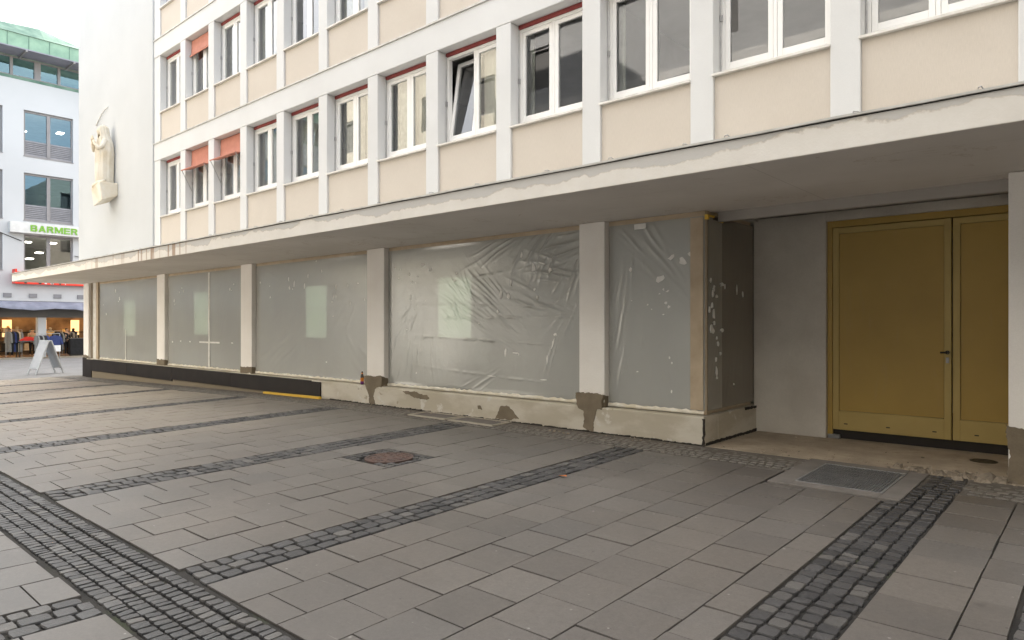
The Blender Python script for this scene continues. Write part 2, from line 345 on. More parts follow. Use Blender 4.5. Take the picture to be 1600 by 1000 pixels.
# ------------------------------------------------------------------ mesh builder
ORG = {}
class MB:
    def __init__(s): s.v = []; s.f = []; s.m = []; s.smooth = False
    def add(s, vs, fs, m=0):
        o = len(s.v); s.v += [tuple(v) for v in vs]
        for f in fs: s.f.append([o+i for i in f]); s.m.append(m)
        return s
    def box(s, x0, x1, y0, y1, z0, z1, m=0):
        return s.add([(x0,y0,z0),(x1,y0,z0),(x1,y1,z0),(x0,y1,z0),(x0,y0,z1),(x1,y0,z1),(x1,y1,z1),(x0,y1,z1)],
              [(0,3,2,1),(4,5,6,7),(0,1,5,4),(1,2,6,5),(2,3,7,6),(3,0,4,7)], m)
    def slopebox(s, x0, x1, y0, y1, zb, z1, m=0):     # top flat, base follows the ground
        vs = [(x0,y0,zb(x0,y0)),(x1,y0,zb(x1,y0)),(x1,y1,zb(x1,y1)),(x0,y1,zb(x0,y1)),(x0,y0,z1),(x1,y0,z1),(x1,y1,z1),(x0,y1,z1)]
        return s.add(vs, [(0,3,2,1),(4,5,6,7),(0,1,5,4),(1,2,6,5),(2,3,7,6),(3,0,4,7)], m)
    def quad(s, a, b, c, d, m=0): return s.add([a, b, c, d], [(0,1,2,3)], m)
    def tube(s, pts, r, n=8, m=0, close=True):
        pts = [Vector(p) for p in pts]; rs = r if isinstance(r, (list, tuple)) else [r]*len(pts)
        vs = []; fs = []
        for i, p in enumerate(pts):
            t = (pts[min(i+1, len(pts)-1)]-pts[max(i-1, 0)]).normalized()
            a = t.cross(Vector((0,0,1)));  a = a if a.length > .05 else t.cross(Vector((1,0,0)))
            a.normalize(); b = t.cross(a)
            for k in range(n):
                q = 2*math.pi*k/n; vs.append(p+(a*math.cos(q)+b*math.sin(q))*rs[i])
        for i in range(len(pts)-1):
            for k in range(n):
                fs.append((i*n+k, i*n+(k+1)%n, (i+1)*n+(k+1)%n, (i+1)*n+k))
        if close: fs += [tuple(range(n)), tuple(range((len(pts)-1)*n, len(pts)*n))]
        return s.add(vs, fs, m)
    def lathe(s, prof, c, n=16, m=0):
        vs = []; fs = []
        for r, z in prof:
            for k in range(n):
                q = 2*math.pi*k/n; vs.append((c[0]+r*math.cos(q), c[1]+r*math.sin(q), c[2]+z))
        for i in range(len(prof)-1):
            for k in range(n): fs.append((i*n+k, i*n+(k+1)%n, (i+1)*n+(k+1)%n, (i+1)*n+k))
        fs += [tuple(reversed(range(n))), tuple(range((len(prof)-1)*n, len(prof)*n))]
        return s.add(vs, fs, m)
    def prism(s, poly, fn0, fn1, m=0):                 # poly of 2D points, two mappings to 3D
        n = len(poly); vs = [fn0(*p) for p in poly]+[fn1(*p) for p in poly]
        fs = [tuple(range(n)), tuple(reversed(range(n, 2*n)))]
        fs += [(i, i+n, (i+1) % n+n, (i+1) % n) for i in range(n)]
        return s.add(vs, fs, m)
    def build(s, name, mats, parent=None, origin=None, bevel=0, smooth=None, fix=True):
        if not isinstance(mats, (list, tuple)): mats = [mats]
        po = ORG[parent.name] if parent else Vector((0,0,0))
        og = Vector(origin) if origin is not None else po
        me = bpy.data.meshes.new(name)
        me.from_pydata([(x-og.x, y-og.y, z-og.z) for x, y, z in s.v], [], s.f)
        for mt in mats: me.materials.append(M[mt] if isinstance(mt, str) else mt)
        if len(mats) > 1: me.polygons.foreach_set('material_index', s.m)
        me.update()
        if fix:
            import bmesh
            bm = bmesh.new(); bm.from_mesh(me); bmesh.ops.recalc_face_normals(bm, faces=bm.faces); bm.to_mesh(me); bm.free()
        if smooth or s.smooth: me.polygons.foreach_set('use_smooth', [True]*len(me.polygons))
        o = bpy.data.objects.new(name, me); COL.objects.link(o)
        o.location = og-po; ORG[o.name] = og
        if parent: o.parent = parent
        if bevel:
            b = o.modifiers.new('bevel', 'BEVEL'); b.width = bevel; b.segments = 2; b.limit_method = 'ANGLE'
        return o
def tag(o, label=None, cat=None, group=None, kind=None):
    for k, v in (('label', label), ('category', cat), ('group', group), ('kind', kind)):
        if v: o[k] = v
    return o
def empty(name, loc, label, cat, group=None):
    o = bpy.data.objects.new(name, None); COL.objects.link(o); o.location = loc; ORG[o.name] = Vector(loc); o.empty_display_size = .3
    return tag(o, label, cat, group)
def copy_tree(o, parent, loc):
    c = o.copy(); COL.objects.link(c); c.parent = parent
    if loc is not None: c.location = loc
    ORG[c.name] = (ORG[parent.name] if parent else Vector((0,0,0)))+c.location
    for ch in list(o.children): copy_tree(ch, c, None)
    return c
def jag(poly, step=.05, amp=.018, seed=0):             # ragged closed outline
    rd = random.Random(seed); out = []
    for i, p in enumerate(poly):
        q = poly[(i+1) % len(poly)]; L = math.hypot(q[0]-p[0], q[1]-p[1]); n = max(1, int(L/step))
        for k in range(n):
            t = k/n; out.append((p[0]+(q[0]-p[0])*t+rd.uniform(-amp, amp), p[1]+(q[1]-p[1])*t+rd.uniform(-amp, amp)))
    return out

# ------------------------------------------------------------------ ground sheet
mb = MB()
xs = [-400, -150, -80] + [-60+.5*i for i in range(0, 150)] + [30, 80, 300]
ys = [-300, -80, -20, -8, -4, -2, 0, 1, 1.38, 1.4, 1.48, 1.56, 1.65, 1.74, 1.82, 1.9, 1.94, 2.5, 4, 6, 7.2, 7.95, 8.0, 9, 10, 14, 20, 40, 90, 300]
for x in xs:
    for y in ys: mb.v.append((x, y, g(x, y)-.018 + (.014 if 7.3 < y <= 8 else 0)))
ny = len(ys)
for i in range(len(xs)-1):
    for j in range(ny-1):
        mb.f.append([i*ny+j, (i+1)*ny+j, (i+1)*ny+j+1, i*ny+j+1]); mb.m.append(0)
tag(mb.build('ground', 'ground', fix=False), kind='structure')

# ------------------------------------------------------------------ paving
HOLES = [(-6.86, -5.98, 4.72, 5.42), (-2.56, -1.37, 6.62, 7.95), (-8.97, -6.97, 7.47, 7.95)]
def clip(r, holes):
    rs = [r]
    for h in holes:
        nx = []
        for a, b, c, d in rs:
            if h[0] >= b or h[1] <= a or h[2] >= d or h[3] <= c: nx.append((a, b, c, d)); continue
            if a < h[0]: nx.append((a, h[0], c, d))
            if b > h[1]: nx.append((h[1], b, c, d))
            a2, b2 = max(a, h[0]), min(b, h[1])
            if c < h[2]: nx.append((a2, b2, c, h[2]))
            if d > h[3]: nx.append((a2, b2, h[3], d))
        rs = nx
    return [q for q in rs if q[1]-q[0] > .035 and q[3]-q[2] > .035]
rp = random.Random(3)
slabs = MB()
def slab(a, b, c, d):
    for a, b, c, d in clip((a, b, c, d), HOLES):
        j = rp.choice((.0030, .0038, .0045, .0060)); dz = rp.uniform(-.0022, .0022); tx = rp.uniform(-.0015, .0015); ty = rp.uniform(-.0015, .0015)
        a += j+rp.uniform(-.001, .002); b -= j+rp.uniform(-.001, .002); c += j+rp.uniform(-.001, .002); d -= j+rp.uniform(-.001, .002)
        e = .0012
        P = [(a, c, -1, -1), (b, c, 1, -1), (b, d, 1, 1), (a, d, -1, 1)]
        vs = [(x, y, g(x, y)-.03) for x, y, _, _ in P]
        vs += [(x, y, g(x, y)-.004+dz+tx*sx+ty*sy) for x, y, sx, sy in P]
        vs += [(x-sx*e, y-sy*e, g(x, y)+dz+tx*sx+ty*sy) for x, y, sx, sy in P]
        fs = [(8,9,10,11)]
        for k in range(4):
            l = (k+1) % 4; fs += [(k, l, l+4, k+4), (k+4, l+4, l+8, k+8)]
        slabs.add(vs, fs)
STRIPS = [(-.40, .05), (-1.52, -1.05), (-4.65, -4.25), (-7.80, -7.32), (-11.0, -10.52), (-14.4, -13.95), (-18.3, -17.85), (-21.6, -21.15), (-24.8, -24.35)]
edges = [(3.5, .05)] + [(STRIPS[i][0], STRIPS[i+1][1]) for i in range(len(STRIPS)-1)] + [(-24.8, -28.0)]
colsets = []
for hi, lo in edges:
    if (hi, lo) == (-1.52, -4.25): xs_ = [-4.25, -3.83, -3.405, -2.99, -2.58, -2.16, -1.75, -1.52]
    elif (hi, lo) == (-.40, -1.05): xs_ = [-1.05, -.62, -.40]
    else:
        n = max(1, round((hi-lo)/.42)); xs_ = [lo+(hi-lo)*i/n for i in range(n+1)]
    colsets.append(xs_)
for xs_ in colsets:
    for i in range(len(xs_)-1):
        a, b = xs_[i], xs_[i+1]
        for y0, y1, ph in ((1.93, 7.24, 2.34), (-5.9, 1.37, .95)):
            ph += .21*(i % 2)+rp.uniform(-.02, .02)
            y = ph-.42*math.ceil((ph-y0)/.42); c = y0
            while c < y1-.01:
                y += .42
                d = min(y+rp.uniform(-.004, .004), y1)
                if d-c > .06: slab(a, b, c, d); c = d
                if d >= y1-.001: break
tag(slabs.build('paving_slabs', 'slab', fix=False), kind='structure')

def stone(mb, x, y, hx, hy, rd, h=.007, sink=.0, prof=.86):
    zz = g(x, y)-sink; n = 12; vs = []; ang0 = rd.uniform(-.08, .08); tilt = (rd.uniform(-.06, .06), rd.uniform(-.06, .06)); sink += rd.uniform(-.002, .004)*(2 if sink > .005 else 1)
    ring = []
    for k in range(n):
        q = 2*math.pi*(k+.5)/n; q += .10*math.sin(4*q+math.pi)*0; cx_, sx_ = math.cos(q), math.sin(q)
        rr = (abs(cx_)**9+abs(sx_)**9)**(-1/9)*rd.uniform(.95, 1.03)
        ring.append((cx_*rr, sx_*rr))
    for sc, dz in ((1, -.034), (.99, -.003), (.93, h*.82), (.6, h)):
        for u, v in ring:
            X, Y = u*hx*sc, v*hy*sc; X, Y = X-ang0*Y, Y+ang0*X
            vs.append((x+X, y+Y, zz+dz-.004+tilt[0]*X+tilt[1]*Y+rd.uniform(-.0012, .0012)))
    vs.append((x, y, zz+h-.003))
    fs = []
    for r_ in range(3):
        for k in range(n): fs.append((r_*n+k, r_*n+(k+1) % n, (r_+1)*n+(k+1) % n, (r_+1)*n+k))
    for k in range(n): fs.append((3*n+k, 3*n+(k+1) % n, 4*n))
    mb.add(vs, fs)
def cobbles(mb, x0, x1, y0, y1, rows, L, axis, seed, h=.007, sink=0., gap=.011, holes=()):
    rd = random.Random(seed)
    W_ = ((x1-x0) if axis == 'y' else (y1-y0))/rows
    for r_ in range(rows):
        a, end = ((y0, y1) if axis == 'y' else (x0, x1)); a += rd.uniform(0, L*.2)
        while a < end-L*.35:
            l = min(L*rd.uniform(.68, 1.28), end-a)
            w = ((x0 if axis == 'y' else y0)+W_*(r_+.5)+rd.uniform(-.004, .004))
            cx_, cy_ = (w, a+l/2) if axis == 'y' else (a+l/2, w)
            hx, hy = (W_/2-gap/2, l/2-gap/2) if axis == 'y' else (l/2-gap/2, W_/2-gap/2)
            a += l
            if any(hh[0] < cx_ < hh[1] and hh[2] < cy_ < hh[3] for hh in holes): continue
            stone(mb, cx_, cy_, hx*rd.uniform(.95, 1.03), hy*rd.uniform(.95, 1.03), rd, h, sink)
for i, (a, b) in enumerate(STRIPS):
    mb = MB(); rows = 4 if i == 1 else 3
    cobbles(mb, a+.012, b-.012, 1.93, 7.30, rows, .135 if i != 1 else .105, 'y', 20+i, h=.006, holes=HOLES)
    cobbles(mb, a+.012, b-.012, -5.9, 1.37, rows, .14, 'y', 40+i, h=.006)
    if i == 1: cobbles(mb, -1.36, -1.05, 7.3, 7.93, 3, .10, 'y', 77, h=.007)
    tag(mb.build('cobble_strip', 'cobble', fix=False), kind='structure')
mb = MB(); cobbles(mb, -30, 6, 1.395, 1.905, 5, .078, 'x', 5, h=.006, gap=.011)
tag(mb.build('cobble_channel', 'cobble', fix=False), kind='structure')
mb = MB(); cobbles(mb, -27, 5, 7.32, 7.93, 6, .11, 'x', 6, h=.004, sink=.0075, gap=.018, holes=HOLES+[(-1.36, -1.05, 7, 8)])
tag(mb.build('wall_edge_cobbles', 'cobble_dusty', fix=False), kind='structure')

# ------------------------------------------------------------------ office building
OB = empty('office_building', (-12, 8, 0), 'white post-war office building with beige panels, grid of windows and long canopy over taped shopfronts', 'building')
def part(mb, name, mats, parent=OB, **k): return mb.build(name, mats, parent, **k)
L0, BAY, PW = -2.36, 1.68, .31
XR = 7.72                                                     # right end
PIL = [L0-BAY*k for k in range(-5, 12)]                       # left edges (k=11 meets the tower)
FLO = [0, 2.99, 5.98]
# ledges (floor bands), pilasters, spandrels
for f in FLO: part(MB().box(-20.93, XR, 8.0, 8.42, 6.25+f, 6.76+f), 'floor_band', 'plaster', bevel=.012)
for f in FLO:
    part(MB().box(-20.93, XR, 7.975, 8.0-.002, 6.735+f, 6.765+f), 'band_drip_edge', 'flashing')
for k, x in enumerate(PIL):
    for f in FLO:
        zb = 3.10 if f == 0 else 3.77+f
        part(MB().box(x if k < 16 else -20.938, x+PW, 8.004 if k < 16 else 8.012, 8.36, zb, 6.247+f), 'pilaster', 'plaster', bevel=.01)
for k in range(len(PIL)-1):
    a, b = PIL[k+1]+PW, PIL[k]
    for f in FLO:
        zb = 3.10 if f == 0 else 3.77+f
        part(MB().box(a+.002, b-.002, 8.045, 8.34, zb, 4.585+f), 'spandrel_panel', 'spandrel')
        s = MB(); s.add([(a-.015, 7.985, 4.588+f), (b+.0, 7.985, 4.588+f), (b, 8.25, 4.588+f), (a-.015, 8.25, 4.588+f),
                         (a-.015, 7.985, 4.615+f), (b, 7.985, 4.615+f), (b, 8.25, 4.66+f), (a-.015, 8.25, 4.66+f)],
                        [(0,3,2,1),(4,5,6,7),(0,1,5,4),(1,2,6,5),(2,3,7,6),(3,0,4,7)])
        part(s, 'window_sill', 'sill')
# one window of two casements, then copies
wa = PIL[6]+PW; ww = BAY-PW; wz0, wz1 = 4.66, 6.245
def window(tilt=False):
    x0, x1 = wa+.004, wa+ww-.004
    zt = wz1-.062
    o = (wa, 8.24, wz0)
    m = MB(); y0, y1 = 8.215, 8.30; t = .05
    m.box(x0, x0+t, y0, y1, wz0, zt).box(x1-t, x1, y0, y1, wz0, zt).box(x0+t, x1-t, y0, y1, wz0, wz0+t).box(x0+t, x1-t, y0, y1, zt-t, zt)
    xm = (x0+x1)/2
    m.box(xm-.022, xm+.022, y0+.004, y1, wz0+t, zt-t)
    w = part(m, 'window', 'white_frame', origin=o, bevel=.004)
    for q, (a, b) in enumerate(((x0+t+.003, xm-.025), (xm+.025, x1-t-.003))):
        m = MB(); s = .062; ya, yb = 8.222, 8.285; za, zb = wz0+t+.003, zt-t-.003
        m.box(a, a+s, ya, yb, za, zb).box(b-s, b, ya, yb, za, zb).box(a+s, b-s, ya, yb, za, za+s+.02).box(a+s, b-s, ya, yb, zb-s, zb)
        org = (a, 8.222, za)
        sh = part(m, 'sash', 'white_frame', w, origin=org, bevel=.005)
        p = MB().quad((a+s, 8.25, za+s), (b-s, 8.25, za+s), (b-s, 8.25, zb-s), (a+s, 8.25, zb-s))
        pn = part(p, 'pane', 'glass', w, origin=org, fix=False)
        if tilt and q == 0: sh.rotation_euler.x = R(-8.5); pn.rotation_euler.x = R(-8.5)
    part(MB().box(x0, x1, 8.19, 8.29, zt+.002, wz1), 'awning_cassette', 'red_awning', w)
    m = MB(); m.tube([(x0+.012, 8.19, wz0+.02), (x0+.012, 8.19, zt)], .009, 6); m.box(x0+.002, x0+.03, 8.175, 8.205, wz0+.66, wz0+.74)
    part(m, 'awning_rail', 'metal', w)
    return w
W0 = window(); WT = window(True)
def wloc(k, f): return Vector((L0-BAY*(k+1)+PW, 8.24, wz0+f))-ORG[OB.name]
WT.location = wloc(3, 0)
wins = {}
first = True
for f in FLO:
    for k in range(-5, 11):
        if (k, f) == (3, 0): wins[k, f] = WT; continue
        if first: W0.location = wloc(k, f); wins[k, f] = W0; first = False
        else: wins[k, f] = copy_tree(W0, OB, wloc(k, f))
for k_, w_ in wins.items(): ORG[w_.name] = ORG[OB.name]+w_.location
# curtains and painted reflection sheets behind some panes, awnings let down in front of others
def winx(k): return L0-BAY*(k+1)+PW
rc = random.Random(11)
def curtain(k, f, a, b, mat='curtain', y=8.42, z0=.05, z1=1.5):
    w = wins[k, f]; x = winx(k); m = MB(); n = 26; vs = []; fs = []
    for i in range(n+1):
        t = i/n; X = x+ww*(a+(b-a)*t); dy = .018*math.sin(i*2.4)+.01*math.sin(i*.9)
        vs += [(X, y+dy, wz0+f+z0), (X, y+dy, wz0+f+z1)]
    for i in range(n): fs.append((2*i, 2*i+2, 2*i+3, 2*i+1))
    m.add(vs, fs); m.build('curtain' if mat == 'curtain' else 'reflection_sheet', mat, w, smooth=True, fix=False)
for (k, f, a, b) in ((10, 0, 0, 1), (9, 0, 0, 1), (8, 0, .0, 1), (7, 0, 0, 1), (6, 0, 0, .8), (5, 0, 0, .55), (4, 0, 0, .3), (10, 2.99, 0, 1), (9, 2.99, 0, 1), (8, 2.99, 0, 1), (7, 2.99, 0, .5), (5, 2.99, 0, .5), (2, 0, 0, .12), (1, 0, 0, .12)):
    curtain(k, f, a, b)
for (k, f, a, b) in ((3, 0, .55, 1), (4, 0, .32, 1), (5, 2.99, .55, 1), (5, 0, .62, 1)):
    curtain(k, f, a, b, 'reflection_sheet', 8.38, .0, 1.45)  # cream sheets stand in for the sunlit house mirrored in these panes
def awning(k, f, drop, outw):
    w = wins[k, f]; x0, x1 = winx(k)+.03, winx(k)+ww-.03; zt = wz1+f-.02
    m = MB(); vs = []; prof = [(8.165, zt), (8.16, zt-drop*.5), (8.15, zt-drop*.86), (8.12, zt-drop*.92), (8.16-outw*.5, zt-drop*.96), (8.16-outw, zt-drop)]
    n = len(prof)-1; fs = []
    for yy, z_ in prof:
        for X in (x0, x1): vs.append((X, yy, z_))
    for i in range(n): fs.append((2*i, 2*i+1, 2*i+3, 2*i+2))
    m.add(vs, fs); aw = m.build('drop_awning', 'salmon', w, smooth=True, fix=False)
    m = MB(); yb = 8.16-outw; zb = zt-drop; m.tube([(x0-.02, yb, zb), (x1+.02, yb, zb)], .018, 8)
    m.build('front_bar', 'salmon', aw)
    if outw > .1:
        for X in (x0, x1):
            MB().tube([(X, yb, zb), (X, 8.19, zb-.55)], .009, 6).build('awning_arm', 'metal', aw)
awning(9, 0, .56, .26); awning(8, 0, .56, .26); awning(9, 2.99, .42, .03)
# rooms behind the windows
m = MB()
for f in FLO:
    m.box(-20.9, XR-.3, 8.43, 12.3, 6.262+f, 6.70+f)
part(m, 'floor_slab', 'ceiling')
part(MB().box(-20.9, XR-.3, 8.43, 12.3, 3.0, 3.72), 'floor_slab', 'room_floor')
part(MB().box(-20.9, XR-.3, 12.3, 12.5, 3.0, 12.9), 'rear_wall', 'room')
for k in (8, 5, 2, -1, -4):
    m = MB()
    for f in FLO: m.box(L0-BAY*k+.1, L0-BAY*k+.2, 8.37, 12.3, 3.725+f, 6.26+f)
    part(m, 'partition_wall', 'room')
part(MB().box(XR-.3, XR, 8.44, 12.5, 0, 12.9), 'side_wall', 'plaster')
part(MB().box(-20.93, XR, 8.0, 12.5, 12.9, 13.2), 'roof', 'flashing')
part(MB().box(-20.93, XR, 8.05, 8.3, 12.74, 12.9), 'roof_upstand', 'plaster')
# blank stair tower
part(MB().box(-27.45, -20.94, 7.965, 14.0, 2.96, 17.4), 'tower_wall', 'tower', bevel=.015)
# canopy
CX0, CX1 = -27.6, XR
CY = 6.05
m = MB(); m.box(CX0, CX1, CY, 8.36, 2.955, 3.205, 0)
can = part(m, 'canopy', ['fascia', 'soffit'], bevel=.008)
for p in can.data.polygons:
    if p.normal.z < -.5: p.material_index = 1
m = MB(); rd = random.Random(4); n = 56; top = []
for i in range(n+1):
    x = CX0-.02+(CX1+.02-CX0)*i/n; dz = rd.uniform(-.004, .004); dy = rd.uniform(-.004, .003)
    for y, z in ((CY-.022+dy, 3.212+dz), (CY-.022+dy, 3.232+dz), (8.0, 3.262), (8.0, 3.212)): m.v.append((x, y, z))
for i in range(n):
    for a in range(4): m.f.append([i*4+a, (i+1)*4+a, (i+1)*4+(a+1) % 4, i*4+(a+1) % 4]); m.m.append(0)
m.build('edge_flashing', 'flashing', can)
m = MB(); rd = random.Random(9); x = CX0+.4
while x < CX1:
    a = .03+rd.random()*.03; z = 3.236
    m.tube([(x, CY-.02, z), (x+.005, CY-.026, z+.01), (x+a*.6, CY-.015, z+.018*rd.random()+.004), (x+a, CY+.03, z)], .005, 5)
    x += rd.choice((.85, .9, 1.1, .42))
m.build('flashing_clip', 'metal', can)
# thin dark strip painting the shadow under the flashing
MB().box(CX0+.01, CX1, CY+.004, CY+.06, 3.2045, 3.2125).build('flashing_shadow', 'dark_gap', can)
# shopfront pillars and their ragged brown mortar
PX = [(-5.77, -5.335), (-10.78, -10.25), (-15.76, -15.225), (-20.73, -20.20), (-27.06, -26.55), (-.755, -.2)]
PX += [(4.25, 4.75)]
for i, (a, b) in enumerate(PX):
    zb = g(a, 8)-.1
    p = part(MB().box(a, b, 8.0, 8.62, zb, 2.952), 'pillar', 'pillar', bevel=.012)
    if i == 5: pr = [(a-.001, -.02), (b, -.02), (b, .52), (a-.001, .535)]; th = .008
    elif i == 4: pr = [(a, .37), (b, .37), (b, .45), (a, .46)]; th = .008
    elif i == 0: pr = [(a-.0, .33), (a+.12, .30), (a+.10, .04), (a+.30, .0), (a+.31, .16), (a+.36, .32), (b, .33), (b, .535), (a, .52)]; th = .008
    elif i == 1: pr = [(a+.03, .36), (a+.12, .22), (a+.16, .04), (a+.36, -.01), (a+.27, .16), (a+.35, .31), (b, .36), (b, .53), (a, .54)]; th = .008
    else: pr = [(a, .35), (b, .35), (b, .52), (a, .515)]; th = .006
    pr = jag(jag(pr, .09, .02, i+70), .022, .008, i)
    yf = 7.938 if i in (0, 1) else 7.994
    MB().prism(pr, lambda x, z: (x, yf, z), lambda x, z: (x, 8.004, z)).build('mortar_patch', 'brown_mortar', p)
    if i < 4:
        sd_ = jag([(8.003, .34), (8.095, .34), (8.095, .50), (8.003, .52)], .03, .004, 30+i)
        MB().prism(sd_, lambda y, z: (b+.006, y, z), lambda y, z: (b-.02, y, z)).build('mortar_patch', 'brown_mortar', p)
# plinth under the shopfront
def pl_top(x): return .345
m = MB()
segs = [(-26.55, -3.83)]
n = 90; rd = random.Random(2)
x0, x1 = -26.55, -3.83
for i in range(n+1):
    x = x0+(x1-x0)*i/n; zb = g(x, 8)-.05
    for y, z in ((7.945, zb), (7.945, .335), (7.955, .352), (8.35, .358), (8.35, zb)): m.v.append((x, y, z))
for i in range(n):
    for a in range(4): m.f.append([i*5+a, (i+1)*5+a, (i+1)*5+a+1, i*5+a+1]); m.m.append(0)
m.f.append([n*5+4-a for a in range(5)]); m.m.append(0)
pl = part(m, 'plinth', 'plinth')
m = MB().slopebox(-4.25, -3.825, 8.36, 9.93, lambda x, y: -.06, .355)
part(m, 'plinth', 'plinth', bevel=.006)
for q, poly in enumerate(([(-9.62, .32), (-9.0, .30), (-8.93, .20), (-9.2, .22), (-9.45, .24)], [(-7.35, .03), (-7.28, .20), (-7.12, .25), (-7.0, .19), (-6.86, .04)], [(-7.75, .2), (-7.68, .19), (-7.66, .11), (-7.74, .13)])):
    MB().prism(jag(jag(poly, .09, .022, q+90), .022, .008, 60+q), lambda x, z: (x, 7.940, z), lambda x, z: (x, 7.95, z)).build('mortar_patch', 'brown_mortar', pl)
# ragged dark strips painting the shadow gap at plinth foot and corner
m = MB(); rd = random.Random(12); x = -11.9
while x < -3.84:
    l = rd.uniform(.05, .22); h = rd.uniform(.006, .022); z = g(x, 7.9)
    if True: m.prism(jag([(x-.02, z-.012), (x+l, z-.01), (x+l, z+h), (x, z+h*rd.uniform(.4, 1))], .03, .004, int(-x*100)), lambda x, z: (x, 7.918, z), lambda x, z: (x, 7.946, z))
    x += l*rd.uniform(.9, 1.3)
m.prism(jag([(-3.852, .0), (-3.815, .01), (-3.815, .33), (-3.845, .34), (-3.838, .17)], .03, .008, 3), lambda x, z: (x, 7.938, z), lambda x, z: (x, 7.952, z))
for z0_, z1_, y0_, y1_ in ((.02, .36, 9.84, 9.93), (-.01, .03, 8.0, 9.9), (.325, .356, 9.2, 9.93)):
    m.prism(jag([(y0_, z0_), (y1_, z0_), (y1_, z1_), (y0_, z1_)], .04, .008, int(z1_*1000)), lambda y, z: (-3.818, y, z), lambda y, z: (-3.83, y, z))
m.build('foot_shadow_strip', 'dark_gap', pl)
# polished black stone cladding left on the plinth
m = MB().box(-26.56, -26.003, 7.915, 7.944, -.34, .335); x = -26.0
for L_ in (3.2, 3.3, 3.4, 3.86):
    m.box(x+.003, x+L_-.003, 7.915, 7.944, -.04 if x < -20 else .005, .325); x += L_
m.box(-25.9, -12.6, 7.905, 7.99, .3253, .343)
cl = part(m, 'stone_cladding', 'black_stone', bevel=.003)
m = MB().box(-27.075, -26.72, 7.975, 7.998, g(-27, 8)-.02, .372).box(-26.715, -26.54, 7.975, 7.998, g(-27, 8)-.02, .372)
m.box(-26.538, -26.52, 7.975, 8.4, g(-27, 8)-.02, .372)
part(m, 'stone_cladding', 'black_stone', bevel=.003)
part(MB().box(-26.54, -26.28, 8.07, 8.13, .36, 2.952), 'wooden_batten', 'brown_mortar'); part(MB().box(-26.275, -26.0, 8.06, 8.12, .36, 2.952), 'wooden_batten', 'sill'); part(MB().box(-25.995, -25.80, 8.06, 8.115, .36, 2.952), 'wooden_batten', 'tan')
# shopfront frames (tan), sill line
FB = [(-26.1, -20.73), (-20.20, -15.76), (-15.225, -10.78), (-10.25, -5.77), (-5.335, -3.87)]
for i, (a, b) in enumerate(FB):
    m = MB(); y0, y1 = 8.115, 8.19; zb, zt = .362, 2.952
    m.box(a, a+.06, y0, y1, zb, zt).box(b-.06, b, y0, y1, zb, zt).box(a+.06, b-.06, y0, y1, zb, zb+.06).box(a+.06, b-.06, y0, y1, zt-.12, zt)
    fr = part(m, 'shop_window', 'tan')
    MB().quad((a+.06, 8.15, zb+.06), (b-.06, 8.15, zb+.06), (b-.06, 8.15, zt-.12), (a+.06, 8.15, zt-.12)).build('pane', 'glass', fr, fix=False)
m = MB(); y0, y1 = 8.24, 9.58
m.box(-3.97, -3.90, y0, y1, .362, .42).box(-3.97, -3.90, y0, y1, 2.86, 2.99).box(-3.97, -3.90, 9.5, 9.58, .42, 2.86)
m.box(-4.06, -3.885, 8.10, 8.24, .362, 2.952)
fr = part(m, 'shop_window', 'tan')
MB().quad((-3.93, y0, .42), (-3.93, 9.5, .42), (-3.93, 9.5, 2.86), (-3.93, y0, 2.86)).build('pane', 'glass', fr, fix=False)
# shop room
part(MB().box(-26.9, -4.3, 8.36, 13.9, .30, .356-.002), 'shop_floor', 'room_floor')
part(MB().box(-26.9, -4.3, 13.9, 14.1, 0, 3.0), 'back_wall', 'room')
part(MB().box(-27.0, -26.9, 8.62, 14.1, 0, 2.95), 'side_wall', 'room')
part(MB().box(-4.3, -3.75, 9.78, 14.1, 0, 3.0), 'side_wall', 'room')
part(MB().box(-26.9, -3.8, 8.365, 14.1, 2.965, 3.0), 'shop_ceiling', 'ceiling')
# entrance recess: plaster wall, ceiling, door
part(MB().box(-3.86, -2.885, 9.6, 9.78, -.05, 3.051), 'recess_wall', 'recess', bevel=.006)
part(MB().box(-2.885, 4.5, 9.602, 9.78, 2.885, 3.051), 'recess_wall', 'recess')
part(MB().box(1.2, 4.5, 9.602, 9.78, -.05, 2.885), 'recess_wall', 'recess')
part(MB().box(-3.83, 4.5, 8.362, 9.78, 3.052, 3.09), 'recess_ceiling', 'soffit')
part(MB().box(-3.825, 4.5, 8.34, 8.42, 2.830, 2.957), 'lintel_beam', 'beam', bevel=.006)
m = MB().box(-3.8, 5, 7.93, 9.9, -.06, -.004); part(m, 'recess_floor', 'screed')
DX = [-2.815, -1.470, -1.455, -.10]
m = MB(); m.box(-2.883, -2.82, 9.66, 9.76, .03, 2.883).box(-2.82, 1.198, 9.66, 9.76, 2.80, 2.883)
door = part(m, 'entrance_door', 'ochre', bevel=.004)
def leaf(a, b, hnd):
    m = MB(); z0_, z1_ = .115, 2.79; s = .075; y = 9.668; bot = .25
    m.box(a, a+s, y, 9.72, z0_, z1_).box(b-s, b, y, 9.72, z0_, z1_).box(a+s, b-s, y, 9.72, z0_, z0_+bot).box(a+s, b-s, y, 9.72, z1_-s, z1_)
    lf = m.build('door_leaf', 'ochre_trim', door, bevel=.003)
    MB().box(a+s+.004, b-s-.004, y+.014, 9.71, z0_+bot+.004, z1_-s-.004).build('leaf_panel', 'ochre', door)
    m = MB()
    n_ = 3 if hnd else 2
    for x in ((a+.16, a+.66, a+1.17) if hnd else (a+.24, a+.72)):
        m.box(x-.022, x+.022, y-.003, y+.002, z0_+.075, z0_+.088)
    m.build('drain_slot', 'dark_metal', door)
leaf(DX[0], DX[1], True); leaf(DX[2], DX[3], False); leaf(-.085, 1.19, False)
m = MB(); m.lathe([(.0, 0), (.024, 0), (.024, .012), (0, .012)], (0, 0, 0), 14)
